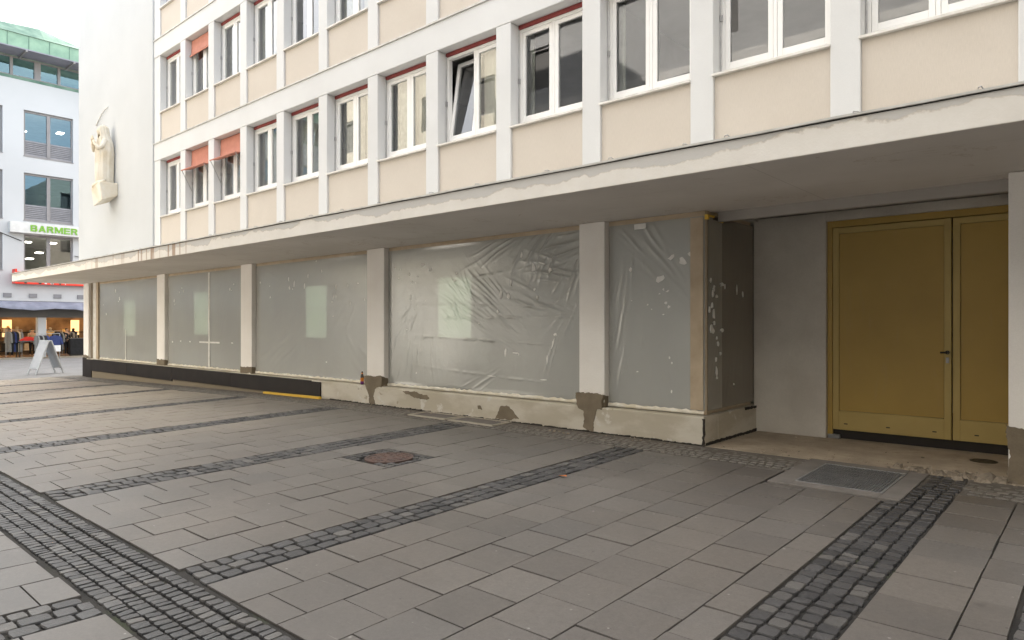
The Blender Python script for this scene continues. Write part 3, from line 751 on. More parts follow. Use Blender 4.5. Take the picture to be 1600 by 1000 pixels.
m.v = [(-1.508+x, 9.666-z, 1.17+y) for x, y, z in m.v]
m.tube([(-1.508, 9.655, 1.17), (-1.508, 9.61, 1.17), (-1.52, 9.605, 1.17), (-1.575, 9.605, 1.168)], .011, 8)
m.build('door_handle', 'dark_metal', door, smooth=False)
m = MB().box(-1.525, -1.493, 9.655, 9.668, 1.04, 1.11); m.build('lock_plate', 'metal', door, bevel=.004)
part(MB().box(-2.82, 1.19, 9.70, 9.74, -.01, .11), 'under_door_shade', 'dark_gap')  # dark strip painting the shade in the gap under the leaves
m = MB().box(-3.74, 4.5, 13.9, 14.1, -.3, 3.11).box(4.3, 4.5, 9.79, 13.89, -.3, 3.05).box(-3.74, 4.5, 9.79, 14.1, 3.058, 3.10); part(m, 'passage_wall', 'room')

# ------------------------------------------------------------------ plastic sheets
def P2(u, v, Y):                                              # photo pixel -> (X, z) on a plane parallel to the facade
    s, t = (u-800)/1067, (508-v)/1067
    k = Y/(.75+.6614*s); return ((-.6614+.75*s)*k, 1.5+t*k)
SHD = {}
def sheet(name, a, b, z0, z1, Y, mat, label, feats, axis='x', dens=36, seed=0, group='plastic sheets taped over the shopfront'):
    nx = int((b-a)*dens); nz_ = int((z1-z0)*dens*.9)
    X, Z = np.meshgrid(np.linspace(a, b, nx+1), np.linspace(z0, z1, nz_+1))
    rs = np.random.RandomState(seed); D = np.zeros_like(X)
    for i in range(9):                                        # slow billow
        kx, kz, ph = rs.uniform(-3, 3), rs.uniform(-1.6, 1.6), rs.uniform(0, 6.28); D += .0022*np.sin(kx*X+kz*Z+ph)
    for (px, pz, ang, wl, amp, la, lc) in feats:
        ca, sa = math.cos(R(ang)), math.sin(R(ang)); dx, dz = X-px, Z-pz
        al = dx*ca+dz*sa; ac = -dx*sa+dz*ca
        ac2 = ac*(1+.35*al/max(la, .01))+.07*wl*np.sin(al*7+px)
        ph = rs.uniform(0, 6.28)
        wl2 = wl*.72
        w_ = (1-np.abs(np.sin(math.pi*ac2/wl2+ph)))**2.2+.6*(1-np.abs(np.sin(math.pi*ac2/wl2*.61+2*ph)))**3
        if wl < .08: w_ = np.exp(-(ac2/.018)**2)*(1+.6*np.sin(al*31)+.5*np.sin(al*13))
        br = .55+.45*np.sin(al*5.3+3*np.sin(ac*9+ph))
        D += (1.0 if seed == 4 else .8)*amp*w_*br*np.exp(-(al/la)**2-(ac/lc)**4)
    ed = np.minimum.reduce([X-a, b-X, Z-z0, z1-Z]); D *= np.clip(ed/.05, 0, 1)
    SHD[name, seed] = (a, b, z0, z1, D)
    m = MB(); m.smooth = True
    if axis == 'x': m.v = list(zip(X.ravel().tolist(), (Y-D).ravel().tolist(), Z.ravel().tolist()))
    else: m.v = list(zip((Y+D).ravel().tolist(), X.ravel().tolist(), Z.ravel().tolist()))
    w1 = nx+1
    for j in range(nz_):
        for i in range(nx): m.f.append([j*w1+i, j*w1+i+1, (j+1)*w1+i+1, (j+1)*w1+i])
    m.m = [0]*len(m.f)
    cx_, cz = (a+b)/2, z0
    o = m.build(name, mat, None, origin=(cx_, Y, cz) if axis == 'x' else (Y, cx_, cz), fix=False)
    return tag(o, label, 'plastic sheet', group)
FY = 8.10
def flakes(sh, pts, Y, axis='x', seed=0, name='tape_scrap'):
    rd = random.Random(seed)
    for (x, z, w, h, t) in pts:
        poly = []; m = MB()
        n = 9; Yd = Y1 = 0
        if axis == 'x':
            A_, B_, C1, D1, G_ = SHD['plastic_sheet', seed]; ii = int((z-C1)/(D1-C1)*(G_.shape[0]-1)); jj = int((x-A_)/(B_-A_)*(G_.shape[1]-1))
            W1 = G_[max(ii-3, 0):ii+4, max(jj-3, 0):jj+4]; Yd = float(W1.max()); Y1 = float(W1.min())
        for k in range(n):
            q = 2*math.pi*k/n; r_ = rd.uniform(.55, 1.1); dx, dz = w/2*r_*math.cos(q), h/2*r_*math.sin(q)
            poly.append((x+dx*math.cos(t)-dz*math.sin(t), z+dx*math.sin(t)+dz*math.cos(t)))
        if axis == 'x': m.prism(poly, lambda a, b: (a, Y-Yd-.0015, b), lambda a, b: (a, Y-Y1+.003, b))
        else: m.prism(poly, lambda a, b: (Y+.012, a, b), lambda a, b: (Y-.002, a, b))
        m.build(name, 'scrap', sh)
def px(u, v, w, h, t=0.): # flake given in photo pixels
    x, z = P2(u, v, FY); s = 8.1/(.75+.6614*(u-800)/1067)/1067; return (x, z, w*s*1.5, h*s, t)
def pf(u, v, ang, wl, amp, la, lc): x, z = P2(u, v, FY); return (x, z, ang, wl, amp, la, lc)
def z6(x, y, *r_): return pf(140+x/3.333, 360+y/3.333, *r_)
def z7(x, y, *r_): return pf(560+x/2.94, 340+y/2.94, *r_)
def z8(x, y, *r_): return pf(880+x/2.5, 320+y/2.5, *r_)
def f6(x, y, w, h, t=0.): return px(140+x/3.333, 360+y/3.333, w/3.333, h/3.333, t)
def f7(x, y, w, h, t=0.): return px(560+x/2.94, 340+y/2.94, w/2.94, h/2.94, t)
def f8(x, y, w, h, t=0.): return px(880+x/2.5, 320+y/2.5, w/2.5, h/2.5, t)
zb_, zt_ = .405, 2.885
sh1 = sheet('plastic_sheet', -25.75, -20.76, zb_, zt_, FY, 'film', 'milky plastic sheet over the shop window at the far left, above the black stone end', [z6(150, 570, 30, .14, .007, .8, .5), z6(140, 330, -55, .16, .006, .5, .3), z6(280, 300, 10, .2, .004, 1, .5), z6(170, 640, 5, .12, .004, .8, .2)], seed=1, dens=26)
flakes(sh1, [f6(135, 315, 8, 22, .4), f6(155, 355, 10, 24, .3), f6(87, 436, 7, 18), f6(72, 388, 4, 6), f6(150, 370, 5, 8)], FY, seed=1)
m = MB(); x, z = P2(197, 515, FY); m.box(x-.018, x+.018, FY-.02, FY-.013, zb_+.01, z); m.build('tape_strip', 'scrap', sh1)
sh2 = sheet('plastic_sheet', -20.19, -15.77, zb_, zt_, FY, 'film', 'milky plastic sheet crossed by a white cross of tape', [z6(690, 400, 62, .16, .007, .9, .35), z6(690, 600, 8, .14, .006, .7, .3), z6(500, 560, 0, .25, .004, 1.6, .2), z6(700, 220, -15, .16, .006, .7, .2)], seed=2, dens=28)
flakes(sh2, [f6(442, 365, 8, 24, .1), f6(445, 385, 5, 10), f6(468, 322, 7, 14), f6(488, 315, 9, 16), f6(480, 300, 5, 7), f6(732, 306, 9, 16), f6(752, 280, 7, 12), f6(740, 312, 5, 6),
            f6(432, 580, 11, 10), f6(474, 577, 12, 9), f6(521, 579, 12, 10), f6(743, 586, 16, 9), f6(598, 583, 34, 8), f6(660, 585, 40, 9)], FY, seed=2)
m = MB(); x, z = P2(327.6, 535, FY); m.box(x-.04, x+.035, FY-.022, FY-.013, zb_+.01, zt_-.02); m.box(x-.55, x+.6, FY-.0265, FY-.0225, z-.02, z+.022); m.build('tape_strip', 'scrap', sh2)
sh3 = sheet('plastic_sheet', -15.215, -10.79, zb_, zt_, FY, 'film', 'milky plastic sheet between the pillars, to the left of the bottle', [z6(990, 640, 28, .19, .018, 1.15, .42), z6(1000, 400, 25, .15, .006, .7, .4), z6(1350, 660, -40, .3, .005, .7, .5), z6(920, 220, -18, .16, .006, .6, .2), z6(1330, 440, 50, .2, .004, .5, .4), z6(1180, 690, 0, .12, .003, 1.5, .15)], seed=3, dens=34)
flakes(sh3, [f6(889, 272, 8, 14), f6(1036, 255, 9, 28, .1), f6(1040, 300, 10, 30, .3), f6(1065, 280, 9, 40, -.2), f6(1057, 305, 7, 12), f6(1138, 236, 9, 22, -.2), f6(1119, 292, 10, 34, -.2), f6(1209, 212, 8, 20), f6(1180, 160, 7, 10), f6(1281, 296, 12, 34, -.2), f6(1270, 345, 8, 38, -.3), f6(1262, 372, 6, 10), f6(1283, 345, 6, 24), f6(1345, 285, 5, 26), f6(1398, 275, 14, 8), f6(1357, 380, 6, 24), f6(940, 348, 8, 16), f6(937, 290, 4, 8), f6(1432, 360, 5, 22), f6(1268, 447, 9, 9), f6(857, 488, 6, 16), f6(1232, 686, 8, 8)], FY, seed=3)
sh4 = sheet('plastic_sheet', -10.24, -5.775, zb_, zt_, FY, 'film', 'largest milky plastic sheet, wrinkled in a fan, with crumpled folds in its top corner', [
    z7(590, 350, -36, .105, .013, .62, .30), z7(470, 370, -48, .10, .009, .34, .34), z7(560, 440, -30, .10, .009, .75, .26), z7(790, 370, -20, .16, .012, .55, .20), z7(430, 460, -52, .10, .008, .22, .30),
    z7(650, 130, 22, .12, .016, .60, .16), z7(860, 110, 55, .16, .026, .48, .38), z7(950, 150, 15, .19, .03, .42, .30), z7(900, 225, -14, .15, .026, .5, .22), z7(980, 250, 60, .12, .02, .35, .2), z7(760, 180, 70, .2, .012, .3, .22),
    z7(560, 562, -2, .055, .007, 1.3, .035), z7(640, 405, -1, .05, .005, 1.4, .03), z7(680, 458, 0, .05, .006, 1.6, .03), z7(600, 725, -3, .06, .005, 1.3, .05), z7(640, 255, 5, .05, .006, .9, .03),
    z7(900, 600, 72, .1, .004, .5, .08), z7(230, 650, 75, .2, .005, .6, .8), z7(550, 770, 30, .14, .009, .35, .2), z7(940, 460, 55, .14, .005, .3, .25), z7(230, 470, 50, .12, .006, .25, .2)], seed=4, dens=80)
flakes(sh4, [f7(172, 229, 8, 10), f7(196, 238, 7, 10), f7(296, 217, 18, 16, .3), f7(330, 238, 16, 24, -.3), f7(234, 262, 8, 16), f7(187, 278, 9, 10), f7(247, 296, 12, 18), f7(272, 272, 6, 8), f7(241, 365, 9, 24), f7(265, 300, 5, 6), f7(308, 382, 5, 6), f7(752, 175, 12, 40, -.4), f7(806, 230, 16, 70, .1), f7(845, 210, 40, 8, -.3), f7(885, 240, 14, 30, -.4), f7(656, 352, 16, 42, -.2), f7(692, 360, 14, 32), f7(703, 298, 8, 30), f7(810, 330, 10, 16), f7(824, 368, 9, 24), f7(641, 432, 9, 20), f7(672, 620, 10, 46, -.15), f7(720, 622, 26, 10), f7(735, 628, 10, 12), f7(906, 537, 16, 14), f7(895, 580, 7, 60, -.3), f7(868, 655, 9, 46, -.15), f7(555, 485, 8, 8), f7(450, 255, 8, 7), f7(224, 515, 6, 6), f7(265, 714, 7, 8), f7(605, 728, 40, 5), f7(850, 745, 30, 4), f7(440, 290, 20, 8)], FY, seed=4)
sh5 = sheet('plastic_sheet', -5.325, -3.885, zb_, zt_, FY, 'film', 'narrow grey plastic sheet beside the tan corner post', [z8(330, 160, -48, .16, .016, .5, .25), z8(215, 560, 78, .14, .018, .7, .22), z8(240, 300, 84, .12, .010, .6, .2), z8(420, 280, -50, .2, .007, .6, .3), z8(400, 690, 88, .2, .004, .5, .4), z8(480, 340, -60, .1, .005, .3, .2), z8(312, 430, 89, .07, .004, 1.1, .03)], seed=5, dens=60)
flakes(sh5, [f8(264, 254, 9, 22, -.3), f8(378, 290, 32, 34, .2), f8(424, 206, 26, 20, .4), f8(468, 220, 26, 30, -.5), f8(502, 194, 24, 22), f8(392, 330, 8, 12), f8(408, 337, 14, 8, .4), f8(376, 347, 8, 8), f8(400, 383, 9, 14), f8(412, 398, 10, 14, .4), f8(391, 428, 9, 6), f8(330, 390, 6, 8), f8(345, 408, 5, 6), f8(268, 374, 6, 5), f8(415, 598, 5, 14), f8(424, 618, 5, 10), f8(424, 730, 5, 14), f8(290, 652, 7, 7), f8(515, 290, 16, 50), f8(514, 775, 16, 40)], FY, seed=5)
m = MB().box(-4.90, -4.72, FY-.03, FY-.013, 2.80, 2.87); m.build('tape_strip', 'scrap', sh5)
m = MB().box(-4.075, -3.90, FY-.024, FY-.016, .42, 2.87); m.build('tape_strip', 'tan', sh5)
XS = -3.86
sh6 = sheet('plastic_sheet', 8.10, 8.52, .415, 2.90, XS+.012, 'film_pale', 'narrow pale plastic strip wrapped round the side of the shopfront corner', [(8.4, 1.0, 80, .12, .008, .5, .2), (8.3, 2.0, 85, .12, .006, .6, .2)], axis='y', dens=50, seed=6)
fl6 = []
rd = random.Random(8)
for (u, v, w, h) in ((545, 300, 5, 20), (556, 352, 8, 30), (560, 335, 6, 16), (575, 360, 7, 16), (562, 325, 5, 12), (540, 412, 6, 30), (552, 395, 8, 26), (560, 430, 8, 40), (562, 462, 8, 16), (549, 485, 12, 34), (556, 492, 12, 24), (575, 520, 5, 14), (581, 540, 7, 20), (572, 600, 4, 20), (574, 645, 7, 40), (576, 672, 6, 10), (594, 580, 8, 16)):
    fl6.append((8.10+(u-533)/70*.42, 1.5+(508-(320+v/2.5))*9.0/1067, w*.0075, h*.0035, 0))
fl6 += [(8.50, 1.5+(508-446)*9.1/1067, .13, .055, 0), (8.50, 1.5+(508-516)*9.1/1067, .09, .05, 0)]
flakes(sh6, fl6, XS+.012, axis='y', seed=6)
m = MB(); m.box(-3.875, -3.832, 8.07, 8.115, 2.835, 2.895).box(-3.842, -3.832, 8.115, 8.27, 2.87, 2.897).box(-3.835, -3.822, 8.40, 8.50, 2.83, 2.895)
m.build('tape_strip', 'yellow', sh6)
MB().box(-3.842, -3.828, 8.24, 8.42, 2.845, 2.875).build('tape_gap', 'dark_gap', sh6)
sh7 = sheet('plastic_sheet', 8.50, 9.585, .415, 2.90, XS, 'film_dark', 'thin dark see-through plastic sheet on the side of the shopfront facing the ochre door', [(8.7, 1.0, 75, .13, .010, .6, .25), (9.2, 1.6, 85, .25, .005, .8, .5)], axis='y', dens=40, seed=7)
flakes(sh7, [(9.0, 1.98, .03, .16, 0), (9.2, 1.93, .025, .1, 0), (8.62, 2.0, .02, .08, 0), (8.9, .7, .02, .04, 0)], XS, axis='y', seed=7)
# unidentified pale rectangles behind the plastic, given an added glow
for i, (u0, u1, v0, v1, lab) in enumerate(((193, 211, 470, 525, 'pale green rectangle with an added glow behind the leftmost milky sheet'), (303, 326, 458, 523, 'pale green rectangle with an added glow behind the sheet with the white tape cross'), (478, 510, 448, 528, 'pale green rectangle with an added glow behind the sheet left of the bottle'), (685, 736, 435, 528, 'largest pale green rectangle with an added glow, behind the fan-wrinkled sheet'))):
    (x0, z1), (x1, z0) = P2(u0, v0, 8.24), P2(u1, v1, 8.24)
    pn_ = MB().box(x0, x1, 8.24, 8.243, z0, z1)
    o = tag(pn_.build('glowing_panel', 'glow_panel', None, origin=((x0+x1)/2, 8.24, z0)), lab, 'window', 'rectangles with an added glow behind the plastic')
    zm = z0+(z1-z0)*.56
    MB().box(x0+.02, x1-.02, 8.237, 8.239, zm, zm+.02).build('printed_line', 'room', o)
# pale folded hem of each sheet
for sh, a, b in ((sh1, -25.7, -20.8), (sh2, -20.18, -15.8), (sh3, -15.2, -10.8), (sh4, -10.24, -5.8), (sh5, -5.32, -3.89)):
    m = MB(); n = int((b-a)/.06); rd = random.Random(int(-a*10))
    for i in range(n+1):
        x = a+(b-a)*i/n; h = rd.uniform(.03, .055); y = FY-.02-rd.uniform(0, .012)
        m.v += [(x, FY-.012, .364), (x, y-.006, .366), (x, y, .366+h), (x, FY-.014, .372+h)]
    for i in range(n):
        for q in range(3): m.f.append([i*4+q, (i+1)*4+q, (i+1)*4+q+1, i*4+q+1]); m.m.append(0)
    m.build('folded_hem', pm('cream_tape', (.80, .77, .69), (.66, .60, .48), 7, .7) if 'hem' not in M else M['hem'], sh, smooth=True)
    M['hem'] = bpy.data.materials['cream_tape']

# ------------------------------------------------------------------ relief on the tower
RL = empty('relief_sculpture', (-25, 7.96, 5.6), 'weathered cream stone relief of a robed figure on the blank white wall', 'sculpture')
def rz(x, y): return P2(130+x/5.55, 150+y/5.55, 7.96)
SX, SY = -24.12, 7.70
def robe(levels, a0, a1, name, nf, fa, seed, closed=True):
    m = MB(); m.smooth = True; na, nz2 = 60, 48; zs = [l[0] for l in levels]
    for j in range(nz2+1):
        z = zs[0]+(zs[-1]-zs[0])*j/nz2
        rx, ry, dy = [float(np.interp(z, zs, [l[i] for l in levels])) for i in (1, 2, 3)]
        for i in range(na+1):
            t = i/na; a = R(a0+(a1-a0)*t)
            f = 1+fa*math.sin(nf*a+seed+1.2*math.sin(z*3.1+seed))+fa*.6*math.sin(nf*1.9*a+2*seed-1.5*z)
            f += .05*math.exp(-((t-.03)/.03)**2)+.05*math.exp(-((t-.97)/.03)**2) if not closed else 0
            y = SY+dy-ry*f*math.cos(a)
            m.v.append((SX+.88*rx*f*math.sin(a), min(y, 7.962), z))
    for j in range(nz2):
        for i in range(na): m.f.append([j*(na+1)+i, j*(na+1)+i+1, (j+1)*(na+1)+i+1, (j+1)*(na+1)+i]); m.m.append(0)
    o = m.build(name, 'stone_relief', RL, fix=False)
    md = o.modifiers.new('solid', 'SOLIDIFY'); md.thickness = .025
    return o
robe([(5.98, .17, .22, .0), (6.3, .20, .24, .0), (6.9, .22, .25, .0), (7.25, .21, .22, .0), (7.42, .17, .15, .0), (7.52, .07, .08, -.02)], -180, 180, 'robe', 9, .05, 1.3)
robe([(6.0, .25, .26, .04), (6.35, .29, .28, .03), (6.95, .32, .30, .02), (7.3, .30, .25, .02), (7.5, .21, .18, .0), (7.68, .165, .175, -.02), (7.80, .14, .15, -.02), (7.86, .05, .06, -.01)], 42, 318, 'veil', 11, .035, .4, False)
def blob(c, r3, name):
    m = MB(); m.smooth = True; n, k_ = 16, 12; vs = []; fs = []
    for i in range(k_+1):
        a = math.pi*i/k_
        for j in range(n):
            q = 2*math.pi*j/n; nose = 1+(.16*math.exp(-((a-1.75)/.22)**2)*max(0, -math.sin(q))**12 if name == 'head' else 0)
            vs.append((c[0]+r3[0]*math.sin(a)*math.cos(q), c[1]+r3[1]*math.sin(a)*math.sin(q)*nose, c[2]+r3[2]*math.cos(a)))
    for i in range(k_):
        for j in range(n): fs.append((i*n+j, i*n+(j+1) % n, (i+1)*n+(j+1) % n, (i+1)*n+j))
    m.add(vs, fs); return m.build(name, 'stone_relief', RL)
blob((SX, SY-.075, 7.66), (.098, .12, .145), 'head')
for sx in (-1, 1):
    m = MB(); m.smooth = True
    m.tube([(SX+sx*.20, SY-.02, 7.36), (SX+sx*.23, SY-.12, 7.12), (SX+sx*.20, SY-.20, 7.06), (SX+sx*.10, SY-.29, 7.22), (SX+sx*.05, SY-.31, 7.32)], [.085, .085, .08, .05, .035], 10); m.build('arm', 'stone_relief', RL)
    m = MB(); m.smooth = True; m.tube([(SX+sx*.05, SY-.31, 7.31), (SX+sx*.035, SY-.325, 7.38), (SX+sx*.025, SY-.33, 7.47)], [.032, .036, .014], 8); m.build('hand', 'stone_relief', RL)
(x0, z0), (x1, z1) = rz(118, 258), rz(222, 95)
m = MB(); m.tube([(x0+(x1-x0)*t, 7.935, z0+(z1-z0)*(1-(1-t)**2)) for t in [i/12 for i in range(13)]], [.020-.012*i/12 for i in range(13)], 7)
m.build('halo_arc', 'sill', RL, smooth=True)
m = MB(); X0_, X1_ = SX-.30, SX+.46
vs = []
for x, zt_, zb0 in ((X0_, 5.86, 5.50), (X1_, 5.97, 5.62)): vs += [(x, 7.43, zt_), (x, 7.966, zt_+.03), (x, 7.966, zb0-.02), (x, 7.50, zb0-.22)]
m.add(vs, [(0,1,2,3),(7,6,5,4),(0,4,5,1),(1,5,6,2),(2,6,7,3),(3,7,4,0)])
m.build('console_block', 'stone_relief', RL, bevel=.03)
m = MB(); m.smooth = True; m.tube([(SX-.36, 7.52, 5.84), (SX-.1, 7.47, 5.92), (SX+.2, 7.5, 5.97), (SX+.42, 7.6, 6.04)], [.05, .075, .07, .04], 10); m.build('robe_hem', 'stone_relief', RL)

# ------------------------------------------------------------------ things at the foot of the wall
bt = empty('beer_bottle', (-10.88, 8.0, .36), 'dark beer bottle with orange and purple label standing on the ledge against the pillar', 'bottle')
x, y, z = -10.905, 7.985, .353
m = MB().lathe([(.0, 0), (.030, 0), (.033, .006), (.033, .15), (.028, .175), (.015, .205), (.013, .25), (.0, .25)], (x, y, z), 14); m.smooth = True; m.build('bottle_body', 'bottle_dark', bt)
m = MB().lathe([(.0335, .012), (.0345, .013), (.0345, .06), (.0335, .061)], (x, y, z), 14); m.build('label', 'bottle_purple', bt)
m = MB().lathe([(.0335, .062), (.0345, .063), (.0345, .13), (.0335, .131)], (x, y, z), 14); m.build('label', 'bottle_orange', bt)
m = MB().lathe([(.0145, .2), (.0155, .2), (.0155, .225), (.0145, .225)], (x, y, z), 12); m.build('neck_label', 'bottle_orange', bt)
m = MB().lathe([(.0, .251), (.016, .249), (.016, .262), (.0, .264)], (x, y, z), 12); m.build('cap', 'metal', bt)
# yellow lath at the foot of the black cladding
m = MB(); x0, x1 = -14.45, -12.10
m.add([(x0,7.86,g(x0,7.9)),(x1,7.80,g(x1,7.8)),(x1,7.86,g(x1,7.8)),(x0,7.92,g(x0,7.9)),(x0,7.86,g(x0,7.9)+.045),(x1,7.80,g(x1,7.8)+.05),(x1,7.86,g(x1,7.8)+.05),(x0,7.92,g(x0,7.9)+.045)],
      [(0,3,2,1),(4,5,6,7),(0,1,5,4),(1,2,6,5),(2,3,7,6),(3,0,4,7)])
tag(m.build('wooden_lath', 'yellow', None, origin=(-13.3, 7.86, 0), bevel=.004), 'long yellow lath lying on the paving at the foot of black stone cladding', 'lath')
# manhole
cx_, cy_ = -6.40, 5.07; gz = g(cx_, cy_)
mh = empty('manhole_cover', (cx_, cy_, gz), 'round rusty iron manhole cover in a square of small dark cobbles', 'manhole cover')
m = MB().lathe([(0, -.02), (.285, -.02), (.285, .004), (.255, .005), (.255, -.002), (0, -.002)], (0, 0, 0), 36)
m.v = [(cx_+a, cy_+b, g(cx_+a, cy_+b)+c) for a, b, c in m.v]; m.build('iron_ring', 'iron', mh)
m = MB()
m.lathe([(0, -.003), (.247, -.003), (.247, .003), (0, .004)], (0, 0, 0), 36)
for r_ in (.07, .12, .17, .215):
    nn = int(r_*70)
    for k in range(nn):
        q = 2*math.pi*k/nn; a, b = r_*math.cos(q), r_*math.sin(q)
        m.box(a-.012, a+.012, b-.012, b+.012, .003, .009)
m.v = [(cx_+a, cy_+b, g(cx_+a, cy_+b)+c) for a, b, c in m.v]; m.build('iron_lid', 'iron', mh)
m = MB(); cobbles(m, -6.85, -5.99, 4.73, 5.41, 7, .09, 'x', 14, h=.008)
m2 = MB()
rd = random.Random(5)
keep = []
for k in range(9):
    for j in range(7):
        X, Y = -6.81+k*.098, 4.78+j*.097
        if math.hypot(X-cx_, Y-cy_) > .325: stone(m2, X+rd.uniform(-.006, .006), Y+rd.uniform(-.006, .006), .043, .042, rd, .008)
tag(m2.build('manhole_cobbles', 'cobble', fix=False), kind='structure')
# entrance grate
gr = empty('floor_grate', (-1.95, 7.3, 0), 'rectangular steel floor grate in a pale concrete surround in front of the ochre door', 'grate')
zg = lambda x, y: g(x, y)+.012
def gbox(m, x0, x1, y0, y1, z0, z1):
    P = [(x0,y0),(x1,y0),(x1,y1),(x0,y1)]
    m.add([(x, y, g(x, y)+z0) for x, y in P]+[(x, y, g(x, y)+z1) for x, y in P], [(0,3,2,1),(4,5,6,7),(0,1,5,4),(1,2,6,5),(2,3,7,6),(3,0,4,7)])
m = MB(); A, B, C_, D_ = -2.54, -1.39, 6.645, 7.94; a, b, c, d = -2.33, -1.56, 6.80, 7.76
gbox(m, A, a, C_, D_, -.05, .012); gbox(m, b, B, C_, D_, -.05, .012); gbox(m, a, b, C_, c, -.05, .012); gbox(m, a, b, d, D_, -.05, .012)
m.build('concrete_surround', 'frame_concrete', gr, bevel=.006)
m = MB(); gbox(m, a+.004, b-.004, c+.004, d-.004, -.03, -.012); m.build('pit', 'dark_gap', gr)
m = MB(); t = .012
gbox(m, a, a+t, c, d, -.01, .016); gbox(m, b-t, b, c, d, -.01, .016); gbox(m, a+t, b-t, c, c+t, -.01, .016); gbox(m, a+t, b-t, d-t, d, -.01, .016)
m.build('steel_rim', 'steel', gr)
m = MB(); n = 27
for i in range(n):
    x = a+t+.004+(b-a-2*t-.012)*i/(n-1); gbox(m, x-.0045, x+.0045, c+t, d-t, -.010, .012)
for j in range(1, 9):
    y = c+t+(d-c-2*t)*j/9; gbox(m, a+t, b-t, y-.002, y+.002, -.012, .004)
m.build('steel_bars', 'steel', gr)
# a fallen leaf on the cobble band
x_, y_ = -4.21, 5.55
m = MB(); zl_ = g(x_, y_)+.012
m.add([(x_-.05, y_, zl_), (x_-.015, y_-.022, zl_+.006), (x_+.03, y_-.018, zl_+.012), (x_+.055, y_+.004, zl_+.004), (x_+.028, y_+.024, zl_+.014), (x_-.012, y_+.020, zl_+.004), (x_, y_, zl_+.001)], [(0,1,6),(1,2,6),(2,3,6),(3,4,6),(4,5,6),(5,0,6)])
lf_ = m.build('fallen_leaf', pm('orange_leaf', (.45, .13, .03), (.3, .10, .03), 20, .7), None, origin=(x_, y_, zl_), fix=False)
md_ = lf_.modifiers.new('solid', 'SOLIDIFY'); md_.thickness = .001
tag(lf_, 'small orange leaf fallen at the edge of the cobble band in the middle', 'leaf')
# light-well covers
for i, (x0, x1) in enumerate(((-8.95, -8.03), (-7.97, -6.99))):
    lw = empty('light_well_cover', ((x0+x1)/2, 7.7, 0), ('grey pale-framed slab cover at the plinth foot, left one of the pair', 'grey pale-framed slab cover at the plinth foot, right one of the pair')[i], 'well cover', 'light well covers along the plinth')
    m = MB(); f = .06
    gbox(m, x0, x0+f, 7.48, 7.92, -.02, .006); gbox(m, x1-f, x1, 7.48, 7.92, -.02, .006); gbox(m, x0+f, x1-f, 7.48, 7.48+f, -.02, .006); gbox(m, x0+f, x1-f, 7.92-f, 7.92, -.02, .006)
    m.build('pale_frame', pm('pale_frame', (.42, .38, .31), None, 5, .9, .3), lw)
    m = MB(); gbox(m, x0+f+.006, x1-f-.006, 7.48+f+.006, 7.92-f-.006, -.02, .003); m.build('cover_slab', 'frame_concrete', lw)
# rubble and dust along the broken threshold edge
m = MB(); rd = random.Random(21)
def chunk(x, y, r_, z):
    n = 7; vs = []
    for k in range(n):
        q = 2*math.pi*k/n; rr = r_*rd.uniform(.6, 1.15); vs.append((x+rr*math.cos(q)*1.25, y+rr*math.sin(q), z-.004))
    for k in range(n):
        q = 2*math.pi*k/n+.2; rr = r_*rd.uniform(.3, .8); vs.append((x+rr*math.cos(q)*1.2, y+rr*math.sin(q), z+r_*rd.uniform(.35, .85)))
    m.add(vs, [tuple(range(n, 2*n))]+[(k, (k+1) % n, (k+1) % n+n, k+n) for k in range(n)])
for i in range(110):
    t = rd.random()**.8; x = -1.75+t*1.05+rd.gauss(0, .06); y = 8.06-rd.random()**2*.22+.12*rd.random(); chunk(x, y, rd.choice((.010, .014, .018, .022, .03, .045, .055)), -.003 if y > 7.93 else g(x, y))
for i in range(90):
    x = rd.uniform(-3.7, -.7); y = 7.95+abs(rd.gauss(0, .35)); chunk(x, min(y, 9.5), rd.choice((.004, .006, .008, .012, .018)), -.003)
for i in range(60):
    x = rd.uniform(-12, -3.9); y = 7.9-abs(rd.gauss(0, .10)); chunk(x, y, rd.choice((.005, .008, .012, .016)), g(x, y))
chunk(-.93, 8.02, .09, -.004); chunk(-1.1, 8.03, .06, -.004); chunk(-.82, 7.97, .07, 0.); chunk(-1.32, 8.0, .05, -.003); chunk(-3.2, 9.35, .035, -.003)
for i in range(6): chunk(-6.1+rd.random()*.5, 7.62+rd.random()*.08, .02, g(-6, 7.6))
tag(m.build('rubble', 'rubble'), 'broken bits of render and stone scattered along the threshold', 'rubble', kind='stuff')
m = MB().lathe([(0, -.003), (.13, -.003), (.13, .006), (.11, .007), (.105, .002), (0, .002)], (-1.08, 9.1, -.004), 28)
tag(m.build('floor_drain', 'dark_metal', None, origin=(-1.08, 9.1, 0)), 'small round dark drain lid in the sandy floor before the ochre door', 'drain')
# ochre door hinge foot
m = MB().box(-2.87, -2.72, 9.62, 9.70, -.004, .05); tag(m.build('rubber_wedge', 'steel', None, origin=(-2.8, 9.66, 0), bevel=.01), 'small grey wedge on the sandy floor under the hinge side of the ochre door', 'wedge')

# ------------------------------------------------------------------ A-frame board on the plaza
AX, AY = -30.6, 7.78; az = g(AX, AY)
af = empty('pavement_sign', (AX, AY, az), 'pale aluminium folding A-frame board standing on the plaza', 'sign board')
